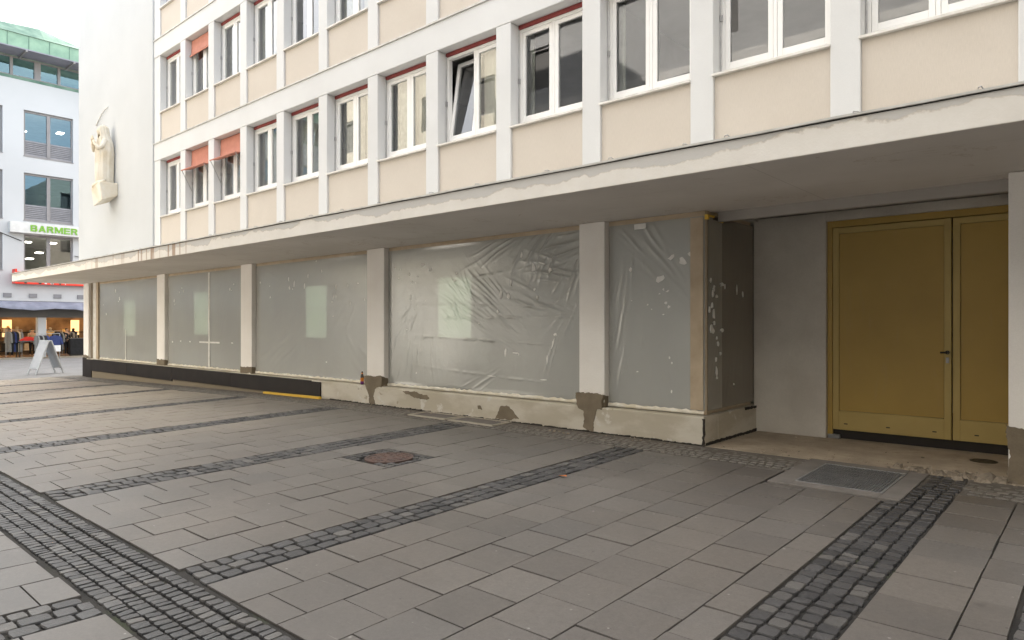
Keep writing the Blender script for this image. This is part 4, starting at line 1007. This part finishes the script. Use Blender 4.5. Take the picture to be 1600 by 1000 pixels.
# ridge runs roughly towards the camera so the A is seen from the side
ca_, sa_ = math.cos(R(60)), math.sin(R(60))
def af_pt(s, w, h): # s from one foot to the other, w along the ridge, h height
    a, b = s*ca_-w*sa_, s*sa_+w*ca_
    return (AX+a*.75-b*.66, AY+a*.66+b*.75, az+h)
for sgn, name in ((-1, 'front_panel'), (1, 'rear_panel')):
    m = MB(); th = .05
    def prof(t, w): return af_pt(sgn*(.06+.44*t), w, 1.28*(1-t))
    for t0, t1, w0, w1 in ((0, 1, -.33, -.27), (0, 1, .27, .33), (0, .05, -.27, .27), (.78, .83, -.27, .27)):
        vs = []
        for t, w in ((t0, w0), (t1, w0), (t1, w1), (t0, w1)): vs.append(prof(t, w))
        nrm = Vector(af_pt(sgn*.035, 0, .012))-Vector(af_pt(0, 0, 0))
        vs2 = [tuple(Vector(v)-nrm) for v in vs]
        m.add(vs+vs2, [(0,1,2,3),(7,6,5,4),(0,4,5,1),(1,5,6,2),(2,6,7,3),(3,7,4,0)])
    pnl = m.build(name, 'alu', af)
    m = MB(); vs = [prof(t, w) for t, w in ((.05, -.27), (.78, -.27), (.78, .27), (.05, .27))]
    nrm = Vector(af_pt(sgn*.02, 0, .007))-Vector(af_pt(0, 0, 0)); off = nrm*.35
    vs = [tuple(Vector(v)-off) for v in vs]; vs2 = [tuple(Vector(v)-nrm) for v in vs]
    m.add(vs+vs2, [(0,1,2,3),(7,6,5,4),(0,4,5,1),(1,5,6,2),(2,6,7,3),(3,7,4,0)]); m.build('board', pm('board_grey', (.40, .41, .43), (.35, .36, .38), 4, .5) if 'bg' not in M else M['bg'], pnl); M['bg'] = bpy.data.materials['board_grey']
MB().tube([af_pt(-.05, .3, 1.27), af_pt(.05, .3, 1.27)], .02, 6).build('hinge', 'metal', af)
MB().tube([af_pt(-.24, .3, .72), af_pt(.24, .3, .72)], .008, 6).build('stay', 'metal', af)

# ------------------------------------------------------------------ shop building across the plaza
FX = -48.0; FZ = -.46
SB = empty('shop_building', (FX, 12, FZ), 'white building with grey windows and green copper roof above a clothes shop, across the plaza', 'building')
def fb(m, name, mats, **k): return m.build(name, mats, SB, **k)
cols = [11.10+3.55*i for i in range(-8, 13)]; WY = 2.53
rows = [(4.70, 6.84), (7.68, 10.47), (11.47, 14.16)]
Y0, Y1 = cols[0]-1.0, cols[-1]+3.4
m = MB()
zprev = 2.92
for (za, zb) in rows:
    m.box(FX-.35, FX, Y0, Y1, zprev, za)
    yp = Y0
    for c in cols:
        m.box(FX-.35, FX, yp, c, za, zb); yp = c+WY
    m.box(FX-.35, FX, yp, Y1, za, zb); zprev = zb
m.box(FX-.35, FX, Y0, Y1, zprev, 15.85)
fb(m, 'wall', 'far_white')
fb(MB().box(FX-14, FX-10, Y0, Y1, FZ, 15.8), 'rear_wall', 'room')
fb(MB().box(FX-10, FX-.35, Y0, Y0+.3, FZ, 15.8).box(FX-10, FX-.35, Y1-.3, Y1, FZ, 15.8), 'end_wall', 'far_white')
for z in (3.0, 7.0, 10.9, 14.6): fb(MB().box(FX-10, FX-.36, Y0+.3, Y1-.3, z, z+.3), 'floor_slab', 'ceiling')
def far_window(c, za, zb, lou):
    m = MB(); x0, x1 = FX-.22, FX-.12; t = .09
    m.box(x0, x1, c, c+t, za, zb).box(x0, x1, c+WY-t, c+WY, za, zb).box(x0, x1, c+t, c+WY-t, za, za+t).box(x0, x1, c+t, c+WY-t, zb-t*1.4, zb)
    m.box(x0+.004, x1+.03, c+WY/2-.09, c+WY/2+.09, za+t, zb-t*1.4)
    w = fb(m, 'window', 'far_frame', origin=(FX, c, za))
    zl = za
    if lou:
        m = MB(); zl = za+.95
        for a, b in ((c+t, c+WY/2-.09), (c+WY/2+.09, c+WY-t)):
            n = 8
            for i in range(n):
                z = za+t+(zl-za-t)*i/n; h = (zl-za-t)/n
                m.add([(x0+.03, a, z), (x1-.0, a, z), (x0+.06, a, z+h*.96), (x0+.03, b, z), (x1, b, z), (x0+.06, b, z+h*.96)], [(0,1,2),(3,5,4),(1,4,5,2),(0,2,5,3),(0,3,4,1)])
        m.build('louver_panel', 'louver', w)
    for a, b in ((c+t, c+WY/2-.09), (c+WY/2+.09, c+WY-t)):
        MB().quad((x0+.05, a, zl), (x0+.05, b, zl), (x0+.05, b, zb-t), (x0+.05, a, zb-t)).build('pane', 'far_glass' if lou else 'glass', w, fix=False)
    m = MB().box(FX-.12, FX+.03, c-.02, c+WY+.02, za-.05, za-.002); m.build('sill', 'far_frame', w)
    return w
WR = [far_window(cols[8], za, zb, i > 0) for i, (za, zb) in enumerate(rows)]
for i, c in enumerate(cols):
    if i == 8: continue
    for r_, w in enumerate(WR): copy_tree(w, SB, Vector((FX, c, rows[r_][0]))-ORG[SB.name])
# office lamps behind the top panes
for yy, z in ((11.35, 13.15), (13.3, 13.45), (12.55, 12.55), (11.6, 6.5), (12.9, 6.55), (12.2, 5.9), (11.7, 5.5), (9.8, 6.3)):
    fb(MB().box(FX-1.6, FX-1.1, yy-.16, yy+.16, z, z+.05), 'ceiling_lamp', 'lamp_white')
# top storey: ribbon window, sunshade, copper roof
m = MB()
PY0, PY1 = Y0, Y1
m.box(FX-.45, FX-.25, PY0, PY1, 15.86, 16.10); fb(m, 'ribbon_sill', 'copper_dark')
m = MB(); y = PY0; i = 0
m.box(FX-.49, FX-.31, PY0, PY1, 16.101, 16.17).box(FX-.49, FX-.31, PY0, PY1, 17.18, 17.249)
while y < PY1:
    m.box(FX-.5, FX-.30, y, y+(.32 if i % 2 else .14), 16.10, 17.25); y += 1.2; i += 1
rw = fb(m, 'ribbon_window', 'far_frame')
MB().quad((FX-.42, PY0, 16.1), (FX-.42, PY1, 16.1), (FX-.42, PY1, 17.25), (FX-.42, PY0, 17.25)).build('pane', 'far_glass', rw, fix=False)
m = MB(); y = PY0; 
m.box(FX-.28, FX+1.25, PY0, PY1, 17.27, 17.33)
ss = fb(m, 'sunshade', 'brise')
m = MB(); y = PY0+.4
while y < PY1: m.box(FX-.27, FX+1.26, y, y+.10, 17.17, 17.268); y += 2.4
m.build('bracket', 'far_frame', ss)
m = MB(); m.box(FX-.6, FX-.28, PY0, PY1, 17.25, 18.62); rf = fb(m, 'copper_fascia', 'copper')
m = MB(); y = PY0+.3
while y < PY1: m.box(FX-.28, FX-.255, y, y+.03, 17.34, 18.62); y += 1.05
m.build('standing_seam', 'copper_dark', rf)
prof_y = [(PY0, 19.2), (8.5, 19.38), (10.3, 19.5), (12.2, 19.64), (14.4, 19.2), (17, 18.95), (PY1, 18.9)]
m = MB()
for y, z in prof_y: m.v += [(FX-.22, y, 18.63), (FX-1.4, y, z), (FX-9, y, z-.1), (FX-9, y, 18.0)]
for i in range(len(prof_y)-1):
    for a in range(3): m.f.append([i*4+a, (i+1)*4+a, (i+1)*4+a+1, i*4+a+1]); m.m.append(0)
fb(m, 'copper_roof', 'copper_dark')
# shop front
m = MB(); m.box(FX-.35, FX-.02, Y0, Y1, 1.95, 2.915); fb(m, 'shop_lintel', 'dark_band')
for c in cols: fb(MB().box(FX-.45, FX+.02, c+.70, c+1.12, FZ-.02, 1.95), 'shop_pillar', 'far_white')
awn = MB(); n = 140; rd = random.Random(3)
for i in range(n+1):
    y = Y0+(Y1-Y0)*i/n; s = .03*math.sin(y*2.1)+.02*math.sin(y*5.3)
    awn.v += [(FX+.02, y, 2.90), (FX+.55, y, 2.80+s*.3), (FX+1.05, y, 2.62+s), (FX+1.06, y, 2.42+s*1.8)]
for i in range(n):
    for a in range(3): awn.f.append([i*4+a, (i+1)*4+a, (i+1)*4+a+1, i*4+a+1]); awn.m.append(0)
awn.smooth = True
fb(awn, 'shop_awning', 'awn_grey', fix=False)
for yy in [8.0+1.25*i for i in range(-4, 9)]: fb(MB().box(FX, FX+.06, yy+2.1, yy+2.5, 3.12, 3.36), 'vent_grille', 'louver')
fb(MB().box(FX-9.9, FX-.36, Y0+.3, Y1-.3, FZ-.05, FZ+.05), 'shop_floor', 'shop_floor')
fb(MB().box(FX-5.2, FX-5.0, Y0+.3, Y1-.3, FZ+.06, 2.95), 'shop_wall', 'shop_warm')
fb(MB().box(FX-.4, FX+.25, Y0, Y1, FZ-.1, FZ+.06), 'shop_step', 'concrete')
for i in range(-4, 12):
    for k_ in range(2):
        fb(MB().box(FX-1.3-1.9*k_, FX-1.15-1.9*k_, 8.2+i*.9+.4*k_, 8.35+i*.9+.4*k_, 2.86, 2.93), 'shop_lamp', 'lamp')
for i in range(5): fb(MB().box(FX-4.995, FX-4.96, 9.2+1.9*i, 9.7+1.9*i, FZ+1.2, FZ+2.3), 'glowing_wall_patch', 'wall_glow')  # spotlit patches of the back wall, their light put into emission
# wall shelves with goods inside the shop
m = MB(); rd = random.Random(17)
for i in range(40):
    y = 7+rd.random()*10; z = FZ+rd.choice((.31, .91, 1.51)); m.box(FX-4.98, FX-4.7, y, y+rd.uniform(.08, .4), z, z+rd.uniform(.1, .5), rd.randrange(4))
for z_ in (.3, .9, 1.5): m.box(FX-4.985, FX-4.69, 6.9, 17.5, FZ+z_-.03, FZ+z_+.02, 0)
fb(m, 'shelf_goods', ['black_cloth', 'beige_cloth', 'gold', 'grey_cloth'])
# fascia sign with green letters
sg = MB().box(FX+.02, FX+.42, 10.35, 16.6, 6.88, 7.50)
sgo = fb(sg, 'fascia_sign', 'white_sign', bevel=.01)
def letters(txt, h, width, at, mat, parent):
    G = {'B': [[(0,0),(.22,0),(.22,1),(0,1)], [(.2,0),(.72,0),(.78,.1),(.74,.2),(.2,.2)], [(.2,.41),(.7,.41),(.7,.59),(.2,.59)], [(.2,.8),(.72,.8),(.74,.92),(.68,1),(.2,1)], [(.6,.1),(.82,.12),(.86,.3),(.78,.5),(.6,.45)], [(.6,.55),(.76,.5),(.82,.7),(.78,.88),(.6,.9)]],
         'A': [[(0,0),(.24,0),(.58,1),(.34,1)], [(.92,0),(.68,0),(.34,1),(.58,1)], [(.2,.2),(.72,.2),(.68,.38),(.24,.38)]],
         'R': [[(0,0),(.22,0),(.22,1),(0,1)], [(.2,.41),(.7,.41),(.7,.59),(.2,.59)], [(.2,.8),(.72,.8),(.74,.92),(.68,1),(.2,1)], [(.6,.5),(.76,.46),(.84,.68),(.78,.9),(.6,.92)], [(.45,.45),(.68,.45),(.88,0),(.64,0)]],
         'M': [[(0,0),(.22,0),(.22,.62),(.44,.06),(.62,.06),(.84,.62),(.84,0),(1.06,0),(1.06,1),(.78,1),(.53,.36),(.28,1),(0,1)]],
         'E': [[(0,0),(.8,0),(.8,.19),(.22,.19),(.22,.41),(.74,.41),(.74,.59),(.22,.59),(.22,.81),(.78,.81),(.78,1),(0,1)]]}
    W_ = {'B': .86, 'A': .92, 'R': .88, 'M': 1.06, 'E': .8}; gap = .13
    tot = sum(W_[c] for c in txt)+gap*(len(txt)-1); k = width/tot; x = 0
    for c in txt:
        m = MB()
        for i, poly in enumerate(G[c]): m.prism([(at[1]+(x+a)*k, at[2]+b*h) for a, b in poly], lambda a, b: (at[0]+.03+.003*i, a, b), lambda a, b: (at[0], a, b))
        m.build('sign_letter', mat, parent); x += W_[c]+gap
letters('BARMER', .37, 2.42, (FX+.422, 11.33, 7.0), 'green_text', sgo)
# red sign partly hidden by the canopy
rs_ = MB().box(FX+.03, FX+.35, 10.55, 15.2, 3.90, 4.62); rso = fb(rs_, 'red_sign', 'red_sign', bevel=.01)
m = MB(); rd = random.Random(6)
for yy, w, mt in ((11.05, .12, 0), (11.75, .15, 0), (12.05, .12, 1), (12.35, .16, 1), (12.4, .06, 0), (12.8, .1, 0), (13.1, .05, 1)): m.box(FX+.352, FX+.36, yy, yy+w, 3.93, 4.05, mt)
m.build('sign_marks', ['dark_gap', 'white_sign'], rso)
MB().box(FX+.36, FX+1.0, 10.45, 10.55, 3.90, 4.72).build('projecting_plate', 'red_sign', rso)
# thin cable between sign and corner
m = MB().tube([(FX+.03, 9.9, 6.85), (FX+.03, 11.0, 6.42)], .02, 5).tube([(FX+.04, 13.7, 5.75), (FX+.06, 15.5, 5.4)], .02, 5); fb(m, 'cable', 'dark_metal')

# ------------------------------------------------------------------ clothes, rails, people in front of the shop
GZ = FZ+.06
def garment(x, y, ztop, L_, w, mat, yaw, name, label, group, sleeves=None, two=None):
    """a jacket on a hanger: rounded shoulders, sleeves, hem"""
    out_ = [(-.05, 0), (-.20*w, -.05), (-.27*w, -.16), (-.33*w, -.55*L_), (-.25*w, -.57*L_), (-.20*w, -.26), (-.21*w, -L_), (.21*w, -L_), (.20*w, -.26), (.25*w, -.57*L_), (.33*w, -.55*L_), (.27*w, -.16), (.20*w, -.05), (.05, 0)]
    e = Vector((math.cos(yaw), math.sin(yaw), 0)); nrm = Vector((-e.y, e.x, 0)); c = Vector((x, y, ztop))
    m = MB(); m.prism(out_, lambda a, b: tuple(c+e*a+nrm*.05+Vector((0, 0, b))), lambda a, b: tuple(c+e*a-nrm*.05+Vector((0, 0, b))))
    m.tube([tuple(c+Vector((0, 0, -.02))), tuple(c+Vector((0, 0, .06))), tuple(c+e*.03+Vector((0, 0, .09)))], .006, 5, 1)
    o = m.build(name, [mat, 'metal'], None, origin=tuple(c), bevel=.02)
    if two:
        q = MB(); q.prism([(-.212*w, -L_), (.212*w, -L_), (.21*w, -.62*L_), (-.21*w, -.62*L_)], lambda a, b: tuple(c+e*a+nrm*.054+Vector((0, 0, b))), lambda a, b: tuple(c+e*a-nrm*.054+Vector((0, 0, b)))); q.build('lower_panel', two, o)
    return tag(o, label, 'clothing', group)
def rail(x, y0, y1, h, label):
    r_ = empty('clothes_rail', (x, (y0+y1)/2, GZ), label, 'clothes rail', 'clothes rails of the shop')
    z = g(x, y0) if x > FX+.3 else GZ
    MB().tube([(x, y0, z+h), (x, y1, z+h)], .016, 8).build('top_bar', 'metal', r_)
    for y in (y0, y1):
        MB().tube([(x, y, z+.04), (x, y, z+h)], .016, 8).build('post', 'metal', r_)
        MB().tube([(x-.25, y, z+.03), (x+.25, y, z+.03)], .016, 8).build('foot', 'metal', r_)
    return z+h
def at(u, v, X):
    s, t = (u-800)/1067, (508-v)/1067; k = X/(-.6614+.75*s); return (X, (.75+.6614*s)*k, 1.5+t*k)
# rail standing outside (behind the A-frame)
XO = FX+.9
ya, yb = at(56, 530, XO)[1], at(93, 530, XO)[1]
zr = rail(XO, ya, yb, 1.45, 'clothes rail with dark and blue jackets out on the pavement, behind the A-frame board')
dark = ['grey_cloth', 'black_cloth', 'black_cloth', 'grey_cloth', 'black_cloth', 'black_cloth', 'navy_cloth']
labs = ['grey jacket at the left end of the outdoor rail', 'black jacket second from the left on the outdoor rail', 'black jacket third from the left on the outdoor rail', 'grey jacket in the middle of the outdoor rail', 'black jacket just right of the grey middle one on the outdoor rail', 'black jacket just left of the dark navy one on the outdoor rail', 'dark navy jacket beside the blue and white one on the outdoor rail']
for i in range(7):
    y = ya+.06+(yb-ya-.75)*i/6; garment(XO, y, zr-.10, .92, 1., dark[i], R(12), 'jacket', labs[i], 'jackets on the outdoor rail')
garment(XO+.06, yb-.24, zr-.10, .95, 1.25, 'navy_cloth', R(88), 'jacket', 'navy and white jacket facing out at the right end of the outdoor rail', 'jackets on the outdoor rail', two='white_cloth')
# rail with long coats inside, left
XI = FX-.7
y0_, y1_ = at(9, 520, XI)[1], at(34, 520, XI)[1]
zr = rail(XI, y0_, y1_, 1.62, 'clothes rail with long coats just inside the shop, left of the white pillar')
cm = ['grey_cloth', 'black_cloth', 'navy_cloth', 'black_cloth', 'beige_cloth', 'grey_cloth']
lb = ['grey long coat at the left end of the indoor rail', 'black long coat next to the grey end coat indoors', 'navy long coat in the middle of the indoor rail', 'black long coat right of the navy one indoors', 'beige long coat near the right end of the indoor rail', 'grey long coat at the right end of the indoor rail']
for i in range(6): garment(XI, y0_+.12+(y1_-y0_-.24)*i/5, zr-.1, 1.2, 1., cm[i], R(20), 'coat', lb[i], 'coats on the indoor rail')
# second indoor rail, right of the pillar
y0_, y1_ = at(84, 520, XI-.3)[1], at(97, 520, XI-.3)[1]
zr = rail(XI-.3, y0_, y1_, 1.55, 'clothes rail with dark coats just inside the shop, right of the white pillar')
for i, (mt_, l_) in enumerate((('black_cloth', 'black coat at the left end of the rail right of the pillar'), ('navy_cloth', 'navy coat left of centre on the rail right of the pillar'), ('black_cloth', 'black coat right of centre on the rail right of the pillar'), ('grey_cloth', 'grey coat at the right end of the rail right of the pillar'))):
    garment(XI-.3, y0_+.1+(y1_-y0_-.2)*i/3, zr-.1, 1.1, 1., mt_, R(25), 'coat', l_, 'coats on the rail right of the pillar')
# table with red clothes
yt = at(43, 530, XI)[1]
tb = empty('display_table', (XI+.1, yt, GZ), 'dark display table with red clothes on it inside the shop', 'table')
MB().box(XI-.35, XI+.5, yt-.55, yt+.55, GZ+.92, GZ+.97).build('table_top', 'dark_band', tb)
for a in (-.3, .45):
    for b in (-.5, .5): MB().box(XI+a-.02, XI+a+.02, yt+b-.02, yt+b+.02, GZ, GZ+.92).build('leg', 'dark_metal', tb)
m = MB(); vs = []; fs = []; n = 14
for i in range(n+1):
    for j in range(n+1):
        a, b = -.36+.84*i/n, -.5+1.0*j/n; vs.append((XI+a+.02, yt+b, GZ+.975+.22*max(0, math.sin(math.pi*i/n)*math.sin(math.pi*j/n))**.5+.025*math.sin(i*2.1+j*1.3)))
for i in range(n):
    for j in range(n): fs.append((i*(n+1)+j, i*(n+1)+j+1, (i+1)*(n+1)+j+1, (i+1)*(n+1)+j))
m.add(vs, fs); m.smooth = True
tag(m.build('folded_clothes', 'red_cloth', None, origin=(XI, yt, GZ+.97), fix=False), 'heap of bright red clothes on the dark display table', 'clothing')
# people and mannequins
def skin(name, joints, bones, mat, parent=None, origin=(0, 0, 0), root=0):
    me = bpy.data.meshes.new(name); po = ORG[parent.name] if parent else Vector((0,0,0)); og = Vector(origin)
    me.from_pydata([tuple(Vector(j[:3])-og) for j in joints], bones, []); me.materials.append(M[mat])
    o = bpy.data.objects.new(name, me); COL.objects.link(o); o.location = og-po; ORG[o.name] = og
    if parent: o.parent = parent
    o.modifiers.new('skin', 'SKIN')
    for i, j in enumerate(joints):
        me.skin_vertices[0].data[i].radius = (j[3], j[3]*(j[4] if len(j) > 4 else 1)); me.skin_vertices[0].data[i].use_root = (i == root)
    sb = o.modifiers.new('sub', 'SUBSURF'); sb.levels = 1; sb.render_levels = 2
    return o
def figure(x, y, yaw, top, legs, skinm, label, cat, name='person', arm=.35, lean=0., hair=True, h=1.72):
    c, s = math.cos(yaw), math.sin(yaw); k = h/1.72
    def p(a, f, z, r_, q=1): # a sideways, f forward
        f2 = f+lean*max(0, z-.9); return (x+(a*c-f2*s)*k, y+(a*s+f2*c)*k, GZ+z*k, r_*k, q)
    J = [p(0,0,.95,.14,.75), p(0,0,1.15,.125,.75), p(0,0,1.38,.15,.65), p(0,0,1.47,.055), p(0,.02,1.55,.075,1.2), p(0,.02,1.64,.078,1.1),
         p(.17,0,1.38,.055), p(.22,.02,1.12,.042), p(.22,arm*.7,.98,.034), p(.22,arm,.98,.03), p(-.17,0,1.38,.055), p(-.22,.02,1.12,.042), p(-.22,.08,.88,.034), p(-.22,.10,.80,.03),
         p(.09,0,.86,.085), p(.10,.03,.48,.058), p(.10,0,.09,.042), p(.10,.14,.05,.035), p(-.09,0,.86,.085), p(-.10,.02,.48,.058), p(-.10,-.03,.09,.042), p(-.10,.11,.05,.035)]
    Bn = [(0,1),(1,2),(2,3),(3,4),(4,5),(2,6),(6,7),(7,8),(8,9),(2,10),(10,11),(11,12),(12,13),(0,14),(14,15),(15,16),(16,17),(0,18),(18,19),(19,20),(20,21)]
    o = skin(name, J, Bn, skinm, None, (x, y, GZ))
    tag(o, label, cat)
    T = [J[i] for i in (0, 1, 2, 6, 7, 8, 10, 11, 12)]; T = [(*j[:3], j[3]*1.16, j[4]) for j in T]
    skin('jacket', T, [(0,1),(1,2),(2,3),(3,4),(4,5),(2,6),(6,7),(7,8)], top, o, (x, y, GZ))
    G = [J[i] for i in (0, 14, 15, 16, 18, 19, 20)]; G = [(*j[:3], j[3]*1.2, j[4]) for j in G]
    skin('trousers', G, [(0,1),(1,2),(2,3),(0,4),(4,5),(5,6)], legs, o, (x, y, GZ))
    if hair:
        a, b = p(0,-.015,1.60,.085,1), p(0,-.01,1.69,.08,1); skin('hair', [a, b, p(0,-.05,1.52,.05)], [(2,0),(0,1)], 'hair', o, (x, y, GZ), 1)
    return o
q = at(7, 520, FX-1.3); figure(q[0], q[1]+.25, R(-100), 'black_cloth', 'black_cloth', 'skin', 'person in a black jacket leaning over the coats inside the shop', 'person', lean=.18)
q = at(104, 520, FX-1.0); figure(q[0], q[1], R(-60), 'black_cloth', 'black_cloth', 'skin', 'person in dark clothes standing inside the shop near the canopy pillar', 'person', h=1.75)
q = at(78, 520, FX-1.5); figure(q[0], q[1], R(-90), 'gold', 'beige_cloth', 'beige_cloth', 'shop mannequin in a pale golden top right of the white pillar', 'mannequin', name='mannequin', hair=False, h=1.85)
q = at(50, 520, FX-2.2); figure(q[0], q[1], R(-95), 'beige_cloth', 'black_cloth', 'skin', 'person in a beige top deep inside the shop behind the red clothes', 'person', h=1.7)
q = at(114, 520, FX-2.0); figure(q[0], q[1], R(-70), 'grey_cloth', 'black_cloth', 'black_cloth', 'dark shop mannequin in a grey jacket at the right, deeper inside', 'mannequin', name='mannequin', hair=False, h=1.8)
# bag stand by the entrance
XB = FX-.6; yq = at(118, 530, XB)[1]
bs = empty('display_cabinet', (XB, yq, GZ), 'low black display cabinet inside the shop beside the dark figures', 'cabinet')
MB().box(XB-.3, XB+.2, yq-.35, yq+.6, GZ+.08, GZ+1.05).build('cabinet_body', 'black_cloth', bs, bevel=.02)
MB().box(XB-.33, XB+.23, yq-.38, yq+.63, GZ+1.052, GZ+1.10).build('cabinet_top', 'dark_band', bs)
MB().box(XB-.25, XB+.15, yq-.3, yq+.55, GZ, GZ+.08).build('cabinet_foot', 'dark_metal', bs)

# ------------------------------------------------------------------ the other side of the street (mirrored in the panes), plus a house added to shape the light
def street_house(name, x0, x1, yf, h, wall, label, z0=3.4, fl=3.3, bay=3.4, ledge=True, win='dark_band'):
    b = empty(name, ((x0+x1)/2, yf, 0), label, 'building')
    m = MB(); zs = [z0+fl*i for i in range(int((h-z0-1)/fl)+1)]
    xs_ = []; x = x0+.8
    while x+1.5 < x1: xs_.append(x); x += bay
    zp = -.3
    for z in zs:
        m.box(x0, x1, yf-.4, yf, zp, z+.9); xp = x0
        for x in xs_: m.box(xp, x, yf-.4, yf, z+.9, z+2.6); xp = x+1.5
        m.box(xp, x1, yf-.4, yf, z+.9, z+2.6); zp = z+2.6
    m.box(x0, x1, yf-.4, yf, zp, h); m.box(x0, x1, yf-8, yf-.4, -.3, h-.4)
    m.build('wall', wall, b)
    MB().box(x0-.02, x1+.02, yf+.003, yf+.12, -.3, z0-.13 if ledge else z0).build('pale_bounce_wall', 'white_frame', b)  # unseen pale ground floor, added to bounce light under the canopy
    if ledge:
        m = MB()
        for z in zs: m.box(x0-.05, x1+.05, yf, yf+.30, z-.12, z+.16)
        m.build('floor_ledge', 'grey_ledge', b)
    for z in zs:
        for x in xs_:
            w = MB().box(x, x+.08, yf-.2, yf-.1, z+.9, z+2.6).box(x+1.42, x+1.5, yf-.2, yf-.1, z+.9, z+2.6).box(x+.08, x+1.42, yf-.2, yf-.1, z+.9, z+.98).box(x+.08, x+1.42, yf-.2, yf-.1, z+2.52, z+2.6).build('window', 'far_frame', b)
            MB().quad((x, yf-.25, z+.9), (x+1.5, yf-.25, z+.9), (x+1.5, yf-.25, z+2.6), (x, yf-.25, z+2.6)).build('pane', win, w, fix=False)
    MB().box(x0-.1, x1+.1, yf-8, yf+.2, h, h+.25).build('roof', 'dark_band', b)
    return b
street_house('grey_house', -18.6, 32, -4.7, 17.5, 'grey_wall', 'grey rendered house with floor ledges across the street, mirrored in the upper windows', bay=7.3)
street_house('cream_house', -33, -19.4, -5.6, 15.5, 'cream_wall', 'sunlit cream house across the street, mirrored in the upper windows', ledge=False)
street_house('added_right_house', 7.9, 32, 9.0, 14, 'cream_wall', 'unseen cream house added on the right to cut sky light over the street')  # unseen house, added to narrow the sky above the foreground
cb = empty('corner_house', (-26, 24, 0), 'cream house behind the stair tower, mirrored in the panes over the clothes shop', 'building')
m = MB(); xs2 = -26; ya_ = [19+2.6*i for i in range(5)]; zp = -.4
for z in (1.2, 4.6, 8.0, 11.4):
    m.box(xs2, xs2+.4, 18, 31, zp, z); yp = 18
    for y in ya_: m.box(xs2, xs2+.4, yp, y, z, z+1.9); yp = y+1.2
    m.box(xs2, xs2+.4, yp, 31, z, z+1.9); zp = z+1.9
m.box(xs2, xs2+.4, 18, 31, zp, 14.5).box(xs2+.4, -8, 18, 31, -.4, 14.3); m.build('wall', 'cream_wall', cb)
for z in (1.2, 4.6, 8.0, 11.4):
    for y in ya_:
        w = MB().box(xs2+.18, xs2+.26, y, y+.08, z, z+1.9).box(xs2+.18, xs2+.26, y+1.12, y+1.2, z, z+1.9).box(xs2+.18, xs2+.26, y+.08, y+1.12, z+1.82, z+1.9).build('window', 'far_frame', cb)
        MB().quad((xs2+.3, y, z), (xs2+.3, y+1.2, z), (xs2+.3, y+1.2, z+1.9), (xs2+.3, y, z+1.9)).build('pane', 'dark_band', w, fix=False)
